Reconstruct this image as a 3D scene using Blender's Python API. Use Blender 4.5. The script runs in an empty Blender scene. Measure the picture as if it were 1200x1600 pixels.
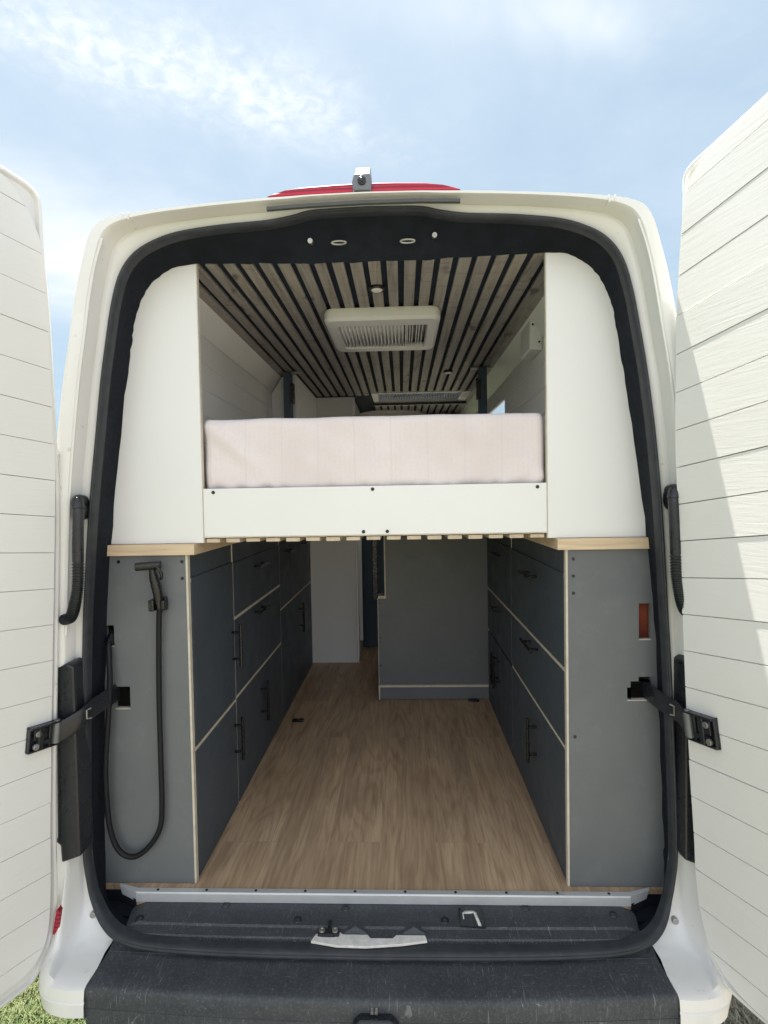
import bpy, bmesh, math, random
from mathutils import Vector, Matrix, noise as mnoise
from math import sin, cos, pi, radians, atan2, sqrt
random.seed(7)
sc = bpy.context.scene
col = sc.collection
V = Vector

# ------------------------------------------------------------------ materials
def nodes(name):
    m = bpy.data.materials.new(name); m.use_nodes = True
    nt = m.node_tree
    return m, nt, nt.nodes['Principled BSDF']
def N(nt, t, **kw):
    n = nt.nodes.new(t)
    for k, v in kw.items():
        if k in n.inputs.keys() if isinstance(k, str) else False: n.inputs[k].default_value = v
        else: setattr(n, k, v)
    return n
def L(nt, a, b): nt.links.new(a, b)
def coords(nt, scale=(1, 1, 1), rot=(0, 0, 0)):
    tc = N(nt, 'ShaderNodeTexCoord'); mp = N(nt, 'ShaderNodeMapping')
    mp.inputs['Scale'].default_value = scale; mp.inputs['Rotation'].default_value = rot
    L(nt, tc.outputs['Object'], mp.inputs['Vector']); return mp.outputs['Vector']
def noisetex(nt, vec, scale, detail=4, rough=.55, dist=0):
    n = N(nt, 'ShaderNodeTexNoise'); n.inputs['Scale'].default_value = scale
    n.inputs['Detail'].default_value = detail; n.inputs['Roughness'].default_value = rough
    n.inputs['Distortion'].default_value = dist
    L(nt, vec, n.inputs['Vector']); return n.outputs['Fac']
def ramp(nt, fac, stops):
    r = N(nt, 'ShaderNodeValToRGB'); e = r.color_ramp.elements
    while len(e) < len(stops): e.new(.5)
    for i, (p, c) in enumerate(stops):
        e[i].position = p
        e[i].color = (c, c, c, 1) if isinstance(c, (int, float)) else (*c, 1)
    L(nt, fac, r.inputs['Fac']); return r.outputs['Color']
def mix(nt, fac, a, b, mode='MIX'):
    m = N(nt, 'ShaderNodeMix'); m.data_type = 'RGBA'; m.blend_type = mode
    for s, v in ((0, fac), (6, a), (7, b)):
        if hasattr(v, 'links') or hasattr(v, 'is_output'): L(nt, v, m.inputs[s])
        elif isinstance(v, (int, float)): m.inputs[s].default_value = v if s == 0 else (v, v, v, 1)
        else: m.inputs[s].default_value = (*v, 1)
    return m.outputs[2]
def bump(nt, bs, h, strength, dist=.002):
    b = N(nt, 'ShaderNodeBump'); b.inputs['Strength'].default_value = strength
    b.inputs['Distance'].default_value = dist
    L(nt, h, b.inputs['Height']); L(nt, b.outputs['Normal'], bs.inputs['Normal']); return b
def plain(name, c, rough=.5, var=.06, vs=6, bs_=0, bscale=60, metal=0, spec=.5, rv=.1):
    """base colour with faint large-scale wear and uneven gloss"""
    m, nt, b = nodes(name); v = coords(nt)
    f = noisetex(nt, v, vs, 6, .6)
    d = tuple(max(0, x * (1 - var)) for x in c); u = tuple(min(1, x * (1 + var)) for x in c)
    L(nt, ramp(nt, f, [(.3, d), (.7, u)]), b.inputs['Base Color'])
    f2 = noisetex(nt, v, vs * 4, 4)
    L(nt, ramp(nt, f2, [(.3, max(0, rough - rv)), (.7, min(1, rough + rv))]), b.inputs['Roughness'])
    b.inputs['Metallic'].default_value = metal; b.inputs['Specular IOR Level'].default_value = spec
    if bs_: bump(nt, b, noisetex(nt, v, bscale, 3), bs_)
    return m

M = {}
M['paint'] = None
def mk_paint():
    m, nt, b = nodes('van_paint'); v = coords(nt)
    f = noisetex(nt, v, 3, 6, .6); g = noisetex(nt, v, 26, 5, .65)
    base = ramp(nt, f, [(.35, (.775, .768, .74)), (.7, (.815, .812, .795))])
    spot = ramp(nt, g, [(.66, 0), (.74, 1)])
    L(nt, mix(nt, spot, base, (.62, .58, .49)), b.inputs['Base Color'])
    b.inputs['Roughness'].default_value = .28; b.inputs['Coat Weight'].default_value = .5; b.inputs['Coat Roughness'].default_value = .08
    return m
M['paint'] = mk_paint()
def mk_plank():
    m, nt, b = nodes('painted_plank')
    v = coords(nt); g = coords(nt, (3, 3, 45))
    grain = noisetex(nt, g, 3.2, 5, .6, .6); big = noisetex(nt, v, 2.5, 3)
    c = ramp(nt, big, [(.3, (.80, .795, .77)), (.7, (.835, .832, .815))])
    c = mix(nt, ramp(nt, grain, [(.55, 0), (.85, .3)]), c, (.70, .67, .60))
    kn = noisetex(nt, v, 7, 2); c = mix(nt, ramp(nt, kn, [(.72, 0), (.80, .35)]), c, (.70, .63, .55))
    L(nt, c, b.inputs['Base Color']); b.inputs['Roughness'].default_value = .48
    bump(nt, b, grain, .17, .002); return m
M['plank'] = mk_plank()
M['white_board'] = plain('white_board', (.80, .80, .79), .42, .02, 3, .04, 200)
M['grey_white'] = plain('grey_white_board', (.66, .665, .66), .5, .03, 3)
M['lining'] = plain('lining_plank', (.76, .755, .73), .45, .03, 4)
def mk_laminate():
    m, nt, b = nodes('dark_laminate'); v = coords(nt)
    f = noisetex(nt, v, 2.2, 6, .65); g = noisetex(nt, v, 55, 3); s = noisetex(nt, v, 14, 5, .7)
    c = ramp(nt, f, [(.3, (.122, .133, .142)), (.7, (.162, .172, .177))])
    c = mix(nt, ramp(nt, s, [(.55, 0), (.8, .35)]), c, (.23, .235, .235))
    L(nt, c, b.inputs['Base Color'])
    L(nt, ramp(nt, s, [(.3, .40), (.7, .56)]), b.inputs['Roughness'])
    b.inputs['Specular IOR Level'].default_value = .38
    bump(nt, b, g, .06, .001); return m
M['laminate'] = mk_laminate()
M['laminate_front'] = plain('aisle_shaded_laminate', (.068, .084, .104), .5, .08, 3, .05, 80, spec=.3)  # same laminate as the end panels, aisle shade put into a darker colour
M['ply_edge'] = plain('plywood_edge', (.60, .545, .45), .6, .12, 30)
def mk_wood(name, a, bcol, dark, along, sc_=1.0, knots=True, rough=.5, tint=None):
    m, nt, b = nodes(name)
    s = [26, 26, 26]; s[along] = 1.6
    v = coords(nt); g = coords(nt, tuple(x * sc_ for x in s))
    gr = noisetex(nt, g, 1.8, 7, .62, 1.1)
    c = ramp(nt, gr, [(.28, dark), (.45, a), (.72, bcol)])
    if knots:
        sk = [9, 9, 9]; sk[along] = 5
        k = noisetex(nt, coords(nt, tuple(sk)), 2.0, 1)
        c = mix(nt, ramp(nt, k, [(.68, 0), (.74, .8)]), c, tuple(x * .45 for x in dark))
    if name == 'stained_slat':       # every slat took the stain a little differently
        sx_ = N(nt, 'ShaderNodeSeparateXYZ'); L(nt, v, sx_.inputs[0])
        k1 = N(nt, 'ShaderNodeMath'); k1.operation = 'MULTIPLY_ADD'; L(nt, sx_.outputs['X'], k1.inputs[0]); k1.inputs[1].default_value = 1 / .0535; k1.inputs[2].default_value = 50.25
        k2 = N(nt, 'ShaderNodeMath'); k2.operation = 'FLOOR'; L(nt, k1.outputs[0], k2.inputs[0])
        wn = N(nt, 'ShaderNodeTexWhiteNoise'); wn.noise_dimensions = '1D'; L(nt, k2.outputs[0], wn.inputs['W'])
        c = mix(nt, .55, c, ramp(nt, wn.outputs['Value'], [(0, (.62, .62, .64)), (1, (1.0, .97, .92))]), 'MULTIPLY')
        saw = noisetex(nt, coords(nt, (6, 38, 6)), 1.4, 4, .6); c = mix(nt, ramp(nt, saw, [(.54, 0), (.74, .6)]), c, (.12, .105, .09))
    big = noisetex(nt, v, 3, 2)
    c = mix(nt, ramp(nt, big, [(.35, 0), (.75, .35)]), c, tint or tuple(x * .75 for x in a))
    L(nt, c, b.inputs['Base Color']); b.inputs['Roughness'].default_value = rough
    bump(nt, b, gr, .25, .001); return m
M['slat'] = mk_wood('stained_slat', (.345, .318, .282), (.49, .455, .412), (.155, .142, .126), 1, 1.0, True, .55, (.27, .265, .255))
M['worktop'] = mk_wood('oak_worktop', (.66, .51, .34), (.76, .62, .45), (.52, .38, .23), 0, 1.3, False, .45)
M['bed_slat'] = mk_wood('pine_slat', (.60, .50, .38), (.68, .58, .46), (.46, .36, .25), 1, 1, False, .6)
def mk_floor():
    m, nt, b = nodes('vinyl_plank_floor')
    tc = N(nt, 'ShaderNodeTexCoord')
    sw = N(nt, 'ShaderNodeSeparateXYZ'); L(nt, tc.outputs['Object'], sw.inputs[0])
    cb = N(nt, 'ShaderNodeCombineXYZ'); L(nt, sw.outputs['Y'], cb.inputs['X']); L(nt, sw.outputs['X'], cb.inputs['Y'])
    br = N(nt, 'ShaderNodeTexBrick'); br.offset = .37; br.squash = 1
    L(nt, cb.outputs[0], br.inputs['Vector'])
    for k, v in (('Scale', 1), ('Mortar Size', .0009), ('Mortar Smooth', .2), ('Bias', 0), ('Brick Width', 1.22), ('Row Height', .178)):
        br.inputs[k].default_value = v
    br.inputs['Color1'].default_value = (0, 0, 0, 1); br.inputs['Color2'].default_value = (1, 1, 1, 1); br.inputs['Mortar'].default_value = (.5, .5, .5, 1)
    # shift the grain per plank so that it does not run across the joints
    ad = N(nt, 'ShaderNodeVectorMath'); ad.operation = 'MULTIPLY_ADD'
    L(nt, br.outputs['Color'], ad.inputs[0]); ad.inputs[1].default_value = (3.1, 7.7, 1.3); L(nt, tc.outputs['Object'], ad.inputs[2])
    mp = N(nt, 'ShaderNodeMapping'); mp.inputs['Scale'].default_value = (15, 1.15, 5); L(nt, ad.outputs[0], mp.inputs['Vector'])
    gr = noisetex(nt, mp.outputs[0], 1.5, 8, .62, 1.6)
    mp2 = N(nt, 'ShaderNodeMapping'); mp2.inputs['Scale'].default_value = (90, 4, 5); L(nt, ad.outputs[0], mp2.inputs['Vector'])
    fine = noisetex(nt, mp2.outputs[0], 2, 4, .6)
    mp3 = N(nt, 'ShaderNodeMapping'); mp3.inputs['Scale'].default_value = (7.5, .75, 5); L(nt, ad.outputs[0], mp3.inputs['Vector'])
    ct = noisetex(nt, mp3.outputs[0], 1.0, 3, .45, .25)          # nested growth rings: contour lines of a stretched noise
    k1 = N(nt, 'ShaderNodeMath'); k1.operation = 'MULTIPLY'; L(nt, ct, k1.inputs[0]); k1.inputs[1].default_value = 95
    k2 = N(nt, 'ShaderNodeMath'); k2.operation = 'SINE'; L(nt, k1.outputs[0], k2.inputs[0])
    k3 = N(nt, 'ShaderNodeMath'); k3.operation = 'MULTIPLY_ADD'; L(nt, k2.outputs[0], k3.inputs[0]); k3.inputs[1].default_value = .5; k3.inputs[2].default_value = .5
    rings = k3.outputs[0]
    mp4 = N(nt, 'ShaderNodeMapping'); mp4.inputs['Scale'].default_value = (5, .8, 5); L(nt, ad.outputs[0], mp4.inputs['Vector'])
    tone = noisetex(nt, mp4.outputs[0], 1.3, 4, .55, .4)
    c = ramp(nt, gr, [(.28, (.37, .240, .142)), (.48, (.56, .39, .246)), (.72, (.70, .515, .345))])
    c = mix(nt, .22, c, ramp(nt, rings, [(.05, (.26, .165, .095)), (.5, (.67, .50, .335))]))
    c = mix(nt, ramp(nt, tone, [(.35, .42), (.6, 0)]), c, (.24, .17, .112))
    kn = noisetex(nt, mp4.outputs[0], 2.1, 2); c = mix(nt, ramp(nt, kn, [(.66, 0), (.80, .6)]), c, (.15, .105, .072))
    c = mix(nt, ramp(nt, fine, [(.5, 0), (.72, .42)]), c, (.20, .135, .088))
    c = mix(nt, .5, c, mix(nt, br.outputs['Color'], (.88, .88, .885), (1, 1, .995)), 'MULTIPLY')
    c = mix(nt, ramp(nt, br.outputs['Fac'], [(.5, 0), (1, .25)]), c, (.2, .145, .1))
    L(nt, c, b.inputs['Base Color'])
    L(nt, ramp(nt, gr, [(.3, .50), (.7, .38)]), b.inputs['Roughness']); b.inputs['Specular IOR Level'].default_value = .4
    bump(nt, b, fine, .12, .001); return m
M['floor'] = mk_floor()
M['seal'] = plain('rubber_seal', (.034, .038, .044), .5, .25, 30, .1, 120, spec=.4)
M['ceiling_felt'] = plain('blue_black_felt', (.020, .028, .045), .8, .2, 20, spec=.2)
M['strip'] = plain('rubber_strip', (.075, .08, .078), .5, .1, 30)
M['flock'] = plain('black_flock', (.010, .013, .019), .85, .3, 20, .35, 260, spec=.2)
M['black_plastic'] = plain('black_plastic', (.016, .018, .022), .32, .2, 10, .03, 150)
M['hose'] = plain('black_hose', (.010, .011, .014), .5, .1, 20, spec=.25)
M['handle'] = plain('black_steel', (.006, .006, .007), .30, .1, 20, metal=0, spec=.6)
def mk_scuffed():
    m, nt, b = nodes('scuffed_plastic'); v = coords(nt)
    c = ramp(nt, noisetex(nt, v, 9, 6, .7), [(.3, (.036, .041, .048)), (.7, (.062, .069, .077))])
    fac = None
    for rot, s, th in (((0, 0, .5), (110, 9, 8), .64), ((0, 0, -.35), (9, 100, 8), .66), ((0, 0, 1.2), (80, 8, 6), .65)):
        f = noisetex(nt, coords(nt, s, rot), 2.3, 3, .6, .5); f = ramp(nt, f, [(th, 0), (th + .05, 1)])
        fac = f if fac is None else mix(nt, 1, fac, f, 'ADD')
    patch = ramp(nt, noisetex(nt, v, 4.5, 3), [(.42, 0), (.66, .7)])
    c = mix(nt, mix(nt, 1, fac, patch, 'MULTIPLY'), c, (.26, .27, .28))
    sp = N(nt, 'ShaderNodeTexVoronoi'); sp.inputs['Scale'].default_value = 42; L(nt, v, sp.inputs['Vector'])
    c = mix(nt, ramp(nt, sp.outputs['Distance'], [(.035, .7), (.06, 0)]), c, (.34, .35, .35))
    dust = noisetex(nt, v, 160, 4, .7)
    c = mix(nt, ramp(nt, dust, [(.5, 0), (.8, .40)]), c, (.22, .23, .235))
    L(nt, c, b.inputs['Base Color']); b.inputs['Roughness'].default_value = .55
    b.inputs['Specular IOR Level'].default_value = .4
    bump(nt, b, noisetex(nt, v, 300, 2), .25, .001); return m
M['scuffed'] = mk_scuffed()
M['alu'] = plain('brushed_aluminium', (.66, .67, .68), .40, .06, 12, metal=.4)
M['steel'] = plain('worn_steel', (.42, .42, .41), .38, .2, 40, metal=.8)
M['worn_white'] = plain('worn_white_metal', (.70, .69, .65), .5, .15, 60)
def mk_red():
    m, nt, b = nodes('red_lens')
    b.inputs['Base Color'].default_value = (.55, .012, .035, 1); b.inputs['Roughness'].default_value = .38
    w = N(nt, 'ShaderNodeTexWave'); w.bands_direction = 'Z'; w.inputs['Scale'].default_value = 28
    L(nt, coords(nt), w.inputs['Vector'])
    L(nt, ramp(nt, w.outputs['Fac'], [(.2, (.20, .004, .018)), (.6, (.42, .008, .036))]), b.inputs['Base Color'])
    bump(nt, b, w.outputs['Fac'], .4, .003); return m
M['red'] = mk_red()
M['rust_red'] = plain('red_cloth', (.30, .068, .036), .8, .3, 20)
M['camera_grey'] = plain('camera_housing', (.17, .18, .19), .35, .1, 20, metal=.5)
M['fan_white'] = plain('fan_plastic', (.74, .74, .72), .4, .03, 6)
def mk_blind():
    m, nt, b = nodes('skylight_blind'); b.inputs['Base Color'].default_value = (.35, .37, .40, 1)
    b.inputs['Roughness'].default_value = .25; b.inputs['Transmission Weight'].default_value = .35
    L(nt, ramp(nt, noisetex(nt, coords(nt, (8, 1, 1)), 3, 3), [(.3, (.20, .22, .26)), (.7, (.5, .52, .54))]), b.inputs['Base Color'])
    return m
M['blind'] = mk_blind()
def mk_glass():
    m, nt, b = nodes('window_glass'); b.inputs['Base Color'].default_value = (.95, .97, .97, 1)
    b.inputs['Roughness'].default_value = .02; b.inputs['Transmission Weight'].default_value = 1; b.inputs['IOR'].default_value = 1.02
    return m
M['glass'] = mk_glass()
def mk_fabric():
    m, nt, b = nodes('mattress_fabric'); v = coords(nt)
    c = ramp(nt, noisetex(nt, v, 5, 5, .6), [(.3, (.715, .635, .635)), (.7, (.79, .72, .725))])
    w = N(nt, 'ShaderNodeTexWave'); w.bands_direction = 'X'; w.inputs['Scale'].default_value = 2.9; w.inputs['Distortion'].default_value = .25
    L(nt, v, w.inputs['Vector'])
    c = mix(nt, ramp(nt, w.outputs['Fac'], [(.992, 0), (.999, .22)]), c, (.56, .55, .60))
    w2 = N(nt, 'ShaderNodeTexWave'); w2.bands_direction = 'X'; w2.inputs['Scale'].default_value = 21
    L(nt, v, w2.inputs['Vector'])
    c = mix(nt, ramp(nt, w2.outputs['Fac'], [(.8, 0), (1, .10)]), c, (.60, .57, .60))
    sp = noisetex(nt, v, 140, 3, .6); c = mix(nt, ramp(nt, sp, [(.5, 0), (.75, .3)]), c, (.62, .56, .56))
    L(nt, c, b.inputs['Base Color']); b.inputs['Roughness'].default_value = .9
    b.inputs['Sheen Weight'].default_value = .2
    bump(nt, b, noisetex(nt, v, 420, 2), .35, .001); return m
M['fabric'] = mk_fabric()
def mk_cushion():
    m, nt, b = nodes('cushion_cloth'); v = coords(nt)
    w = N(nt, 'ShaderNodeTexWave'); w.bands_direction = 'Z'; w.inputs['Scale'].default_value = 9; w.inputs['Distortion'].default_value = .6
    L(nt, v, w.inputs['Vector'])
    L(nt, ramp(nt, w.outputs['Fac'], [(.25, (.36, .31, .25)), (.75, (.52, .46, .39))]), b.inputs['Base Color'])
    b.inputs['Roughness'].default_value = .9; return m
M['cushion'] = mk_cushion()
M['tyre'] = plain('tyre_rubber', (.02, .02, .02), .8)
M['void'] = plain('dark_underbody', (.012, .012, .012), .9)
M['bulkhead'] = plain('blue_grey_trim', (.05, .075, .11), .6, .1, 4)
def mk_ground():
    m, nt, b = nodes('grass_ground'); v = coords(nt)
    c = ramp(nt, noisetex(nt, v, 14, 8, .7), [(.3, (.14, .13, .08)), (.5, (.25, .225, .16)), (.7, (.35, .32, .25))])
    c = mix(nt, ramp(nt, noisetex(nt, v, 1.1, 4), [(.4, 0), (.65, .5)]), c, (.31, .275, .225))
    sx_ = N(nt, 'ShaderNodeSeparateXYZ'); L(nt, coords(nt), sx_.inputs[0]); gx = N(nt, 'ShaderNodeMapRange'); gx.inputs['From Min'].default_value = -5; gx.inputs['From Max'].default_value = -.4; gx.inputs['To Min'].default_value = .85; gx.inputs['To Max'].default_value = 0; L(nt, sx_.outputs['X'], gx.inputs['Value'])
    gf = N(nt, 'ShaderNodeMath'); gf.operation = 'MULTIPLY'; gf.use_clamp = True; L(nt, gx.outputs[0], gf.inputs[0]); gf.inputs[1].default_value = 4
    c = mix(nt, gf.outputs[0], c, ramp(nt, noisetex(nt, v, 20, 6, .7), [(.3, (.055, .085, .022)), (.7, (.15, .165, .06))]))
    L(nt, c, b.inputs['Base Color']); b.inputs['Roughness'].default_value = .95
    bump(nt, b, noisetex(nt, v, 70, 5, .7), .8, .02); return m
M['ground'] = mk_ground()
def mk_grass():
    m, nt, b = nodes('grass_blade'); v = coords(nt)
    c = ramp(nt, noisetex(nt, v, 22, 4, .6), [(.32, (.045, .085, .018)), (.52, (.085, .135, .032)), (.70, (.17, .19, .075))])
    c = mix(nt, ramp(nt, noisetex(nt, coords(nt, (1, .2, 1)), .9, 1), [(.5, 0), (.7, .4)]), c, (.19, .17, .09))
    sx_ = N(nt, 'ShaderNodeSeparateXYZ'); L(nt, v, sx_.inputs[0]); dry = ramp(nt, sx_.outputs['X'], [(.0, .03), (.9, .85)])
    c = mix(nt, dry, c, ramp(nt, noisetex(nt, v, 60, 3), [(.35, (.17, .155, .115)), (.65, (.46, .42, .33))]))
    L(nt, c, b.inputs['Base Color']); b.inputs['Roughness'].default_value = .7
    return m
M['grass'] = mk_grass()

# ------------------------------------------------------------------ mesh builder
ORG = {}
class MB:
    def __init__(s): s.v = []; s.f = []
    def add(s, vs, fs):
        o = len(s.v); s.v += [V(p) for p in vs]; s.f += [tuple(i + o for i in f) for f in fs]; return s
    def box(s, x0, x1, y0, y1, z0, z1):
        return s.add([(x, y, z) for x in (x0, x1) for y in (y0, y1) for z in (z0, z1)],
                     [(0, 1, 3, 2), (4, 6, 7, 5), (0, 4, 5, 1), (2, 3, 7, 6), (0, 2, 6, 4), (1, 5, 7, 3)])
    def prism(s, poly, fn, a, b):
        """polygon (p,q) extruded between a and b; fn(p,q,t) -> point"""
        n = len(poly); vs = [fn(p, q, a) for p, q in poly] + [fn(p, q, b) for p, q in poly]
        fs = [tuple(range(n)), tuple(range(2 * n - 1, n - 1, -1))] + [(i, i + n, (i + 1) % n + n, (i + 1) % n) for i in range(n)]
        return s.add(vs, fs)
    def loft(s, loops, closed=False):
        n = len(loops[0]); vs = [p for l in loops for p in l]; fs = []
        for k in range(len(loops) - 1):
            for i in range(n if closed else n - 1):
                j = (i + 1) % n; fs.append((k * n + i, k * n + j, (k + 1) * n + j, (k + 1) * n + i))
        return s.add(vs, fs)
    def tube(s, pts, r, seg=10, cap=True):
        pts = [V(p) for p in pts]; loops = []
        up = V((0, 0, 1))
        t0 = (pts[1] - pts[0]).normalized()
        a = t0.orthogonal().normalized()
        for i, p in enumerate(pts):
            t = (pts[min(i + 1, len(pts) - 1)] - pts[max(i - 1, 0)]).normalized()
            a = (a - t * a.dot(t)).normalized(); b = t.cross(a)
            rr = r[i] if isinstance(r, (list, tuple)) else r
            loops.append([p + (a * cos(2 * pi * k / seg) + b * sin(2 * pi * k / seg)) * rr for k in range(seg)])
        o = len(s.v); s.loft(loops, True)
        if cap:
            s.f.append(tuple(range(o, o + seg))[::-1]); e = o + (len(pts) - 1) * seg; s.f.append(tuple(range(e, e + seg)))
        return s
    def cyl(s, p0, p1, r, seg=16): return s.tube([p0, p1], r, seg)
    def build(s, name, mat, parent=None, bevel=0, seg=2, smooth=30, sub=0, solid=0):
        org = ORG.get(parent, V((0, 0, 0)))
        me = bpy.data.meshes.new(name)
        me.from_pydata([p - org for p in s.v], [], s.f)
        bm = bmesh.new(); bm.from_mesh(me); bmesh.ops.remove_doubles(bm, verts=bm.verts, dist=1e-5)
        bmesh.ops.recalc_face_normals(bm, faces=bm.faces); bm.to_mesh(me); bm.free()
        if smooth:
            me.shade_smooth(); me.set_sharp_from_angle(angle=radians(smooth))
        o = bpy.data.objects.new(name, me); me.materials.append(M[mat] if isinstance(mat, str) else mat)
        col.objects.link(o)
        if parent: o.parent = parent
        ORG[o] = org
        if solid:
            md = o.modifiers.new('solid', 'SOLIDIFY'); md.thickness = solid; md.offset = 0
        if bevel:
            md = o.modifiers.new('bevel', 'BEVEL'); md.width = bevel; md.segments = seg; md.limit_method = 'ANGLE'; md.angle_limit = radians(40)
        if sub:
            md = o.modifiers.new('sub', 'SUBSURF'); md.levels = sub; md.render_levels = sub
        return o
def pieces(name, mat, parent, mbs, *a, **k):
    return [m.build(name, mat, parent, *a, **k) for m in mbs]
def thing(name, label, cat, loc, group=None):
    o = bpy.data.objects.new(name, None); col.objects.link(o); o.location = loc; ORG[o] = V(loc)
    o.empty_display_size = .1
    o['label'] = label; o['category'] = cat
    if group: o['group'] = group
    return o
def tag(o, label, cat, group=None):
    o['label'] = label; o['category'] = cat
    if group: o['group'] = group
    return o
def catmull(P, n=6):
    P = [V(p) for p in P]; out = []
    for i in range(len(P) - 1):
        a = P[i - 1] if i else P[0] * 2 - P[1]; b = P[i]; c = P[i + 1]; d = P[i + 2] if i + 2 < len(P) else P[-1] * 2 - P[-2]
        for k in range(n):
            t = k / n
            out.append(.5 * ((2 * b) + (c - a) * t + (2 * a - 5 * b + 4 * c - d) * t * t + (3 * b - a - 3 * c + d) * t ** 3))
    out.append(P[-1]); return out
def mirror_half(h):
    """half loop running from the right bottom up to the centre -> whole loop over to the left bottom"""
    return h + [V((-p.x, p.y, p.z)) for p in h[-2::-1]]

FZ = .555          # cabin floor
CZ = 2.42          # cabin ceiling

# ================================================================== VAN
van = thing('camper_van', 'white camper van with both rear doors open on a fitted cabin', 'van', (0, 1.5, 0))

# outline stations of the rear opening, right half, bottom to top centre (x, z)
G2 = [(.836, .74), (.829, 1.0), (.813, 1.35), (.788, 1.70), (.754, 2.0), (.729, 2.16), (.708, 2.27), (.684, 2.345), (.648, 2.395),
      (.597, 2.428), (.52, 2.453), (.40, 2.468), (.27, 2.476), (.20, 2.487), (.14, 2.499), (0, 2.503)]
R2 = [(.90, .74), (.90, 1.0), (.895, 1.35), (.875, 1.70), (.838, 2.0), (.812, 2.15), (.79, 2.27), (.768, 2.36), (.742, 2.44),
      (.70, 2.474), (.60, 2.490), (.45, 2.502), (.30, 2.511), (.20, 2.514), (.14, 2.516), (0, 2.518)]
L2 = [(.834, .74), (.825, 1.0), (.808, 1.35), (.775, 1.70), (.735, 2.0), (.713, 2.13), (.699, 2.22), (.680, 2.29), (.652, 2.342),
      (.608, 2.382), (.545, 2.405), (.45, 2.407), (.30, 2.402), (.20, 2.399), (.14, 2.398), (0, 2.398)]
F3 = [.60, .60, .58, .56, .54, .53, .50, .44, .36, .30, .24, .2, .2, .2, .2, .2]
NS = 5
def blend(f, y, f2=0):
    return [V((r[0] + (g[0] - r[0]) * (k * f + f2), y, r[1] + (g[1] - r[1]) * (k * f + f2))) for r, g, k in zip(R2, G2, F3)]
def outset(d, y):
    out = []
    for i, (x, z) in enumerate(R2):
        a = R2[max(i - 1, 0)]; b = R2[min(i + 1, len(R2) - 1)]
        t = V((b[0] - a[0], b[1] - a[1])).normalized()
        out.append(V((max(0, x + d * t.y) if x > 0 else 0, y, z - d * t.x)))
    return out
def low(h, x, z):      # carry the outline down the body side
    y = h[0].y
    return [V((x, y, z)), V((x, y, (z + h[0].z) / 2))] + h
def lean(z): return .009 * max(0, min(1, (1.9 - z) / .5)) * max(0, min(1, (z - .50) / .1))   # the opening sits a little towards the left
def leaned(l): return [V((p.x - lean(p.z), p.y, p.z)) for p in l]
body = MB()
loops = []
for d, y in ((.07, 5.2), (.07, 2.9), (.07, 2.45), (.068, 2.09), (.065, 1.5), (.030, .35), (.005, .05), (.002, -.02)):
    h = outset(d, y); h = low(h, .95 if y > .3 else .905, .36)
    loops.append(mirror_half(catmull(h, NS)))
for h in (blend(.0, -.042), blend(.12, -.05), blend(.85, -.05), blend(.97, -.044), blend(1.08, -.002), blend(1.14, .003)):
    h = low(h, h[0].x, .36); l = mirror_half(catmull(h, NS)); loops.append(leaned(l) if h[-1].y > -.01 else l)
g = [V((x, .004, z)) for x, z in G2]; loops.append(leaned(mirror_half(catmull(low(g, .835, .36), NS))))
n = len(loops[0]); o = 0
body.loft(loops)
# openings: skylight in the roof, cab-side window on the right
keep = []
st = lambda k: (k + 2) * NS            # index of station k after the two low ones
for fi, f in enumerate(body.f):
    k, i = divmod(fi, n - 1)
    mid = sum((body.v[j] for j in f), V()) / 4
    if k == 2 and abs(mid.x) < .56 and mid.z > 2.4: continue
    if k in (1, 2, 3) and mid.x > 0 and 1.78 < mid.z < 2.40: continue
    keep.append(f)
body.f = keep
# front: nose below an open windscreen frame
eh = loops[0]; lowp = [p for p in eh if p.z < 1.35]
for i in range(n // 2):
    a, b = eh[i], eh[i + 1]
    if b.z < 1.35 and a.x > 0: body.add([a, b, V((-b.x, b.y, b.z)), V((-a.x, a.y, a.z))], [(0, 1, 2, 3)])
bodyo = body.build('body_shell', 'paint', van, smooth=50)
md = bodyo.modifiers.new('solid', 'SOLIDIFY'); md.thickness = .002; md.offset = 0
gp = MB(); gp.add([(.93, 1.5, 1.74), (.93, 2.9, 1.74), (.80, 2.9, 2.43), (.80, 1.5, 2.43)], [(0, 1, 2, 3)])
gp.build('side_window', 'glass', van, solid=.004)
wp = MB(); wp.add([(-.96, 5.19, 1.30), (.96, 5.19, 1.30), (.70, 5.19, 2.56), (-.70, 5.19, 2.56)], [(0, 1, 2, 3)]); wp.build('windscreen', 'glass', van, solid=.005)
# gutter lip along the top of the rear frame and the two notches in it
for s in (-1, 1):
    for k in (-1, 1):
        x = s * .64 + k * .008; MB().box(x - .002, x + .002, -.0535, -.03, 2.468, 2.4865).build('gutter_notch', 'paint', van, .001)
for s in (-1, 1):      # bead of sealer down the door gutter
    pts = []
    for i in range(2, 9):
        r = R2[i]; q = G2[i]; f = F3[i] * 1.02; pts.append(V((s * (r[0] + (q[0] - r[0]) * f), -.0475, r[1] + (q[1] - r[1]) * f)))
    m = MB(); m.tube(catmull(pts, 4), .0035, 6); m.build('sealer_bead', 'paint', van)

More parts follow.
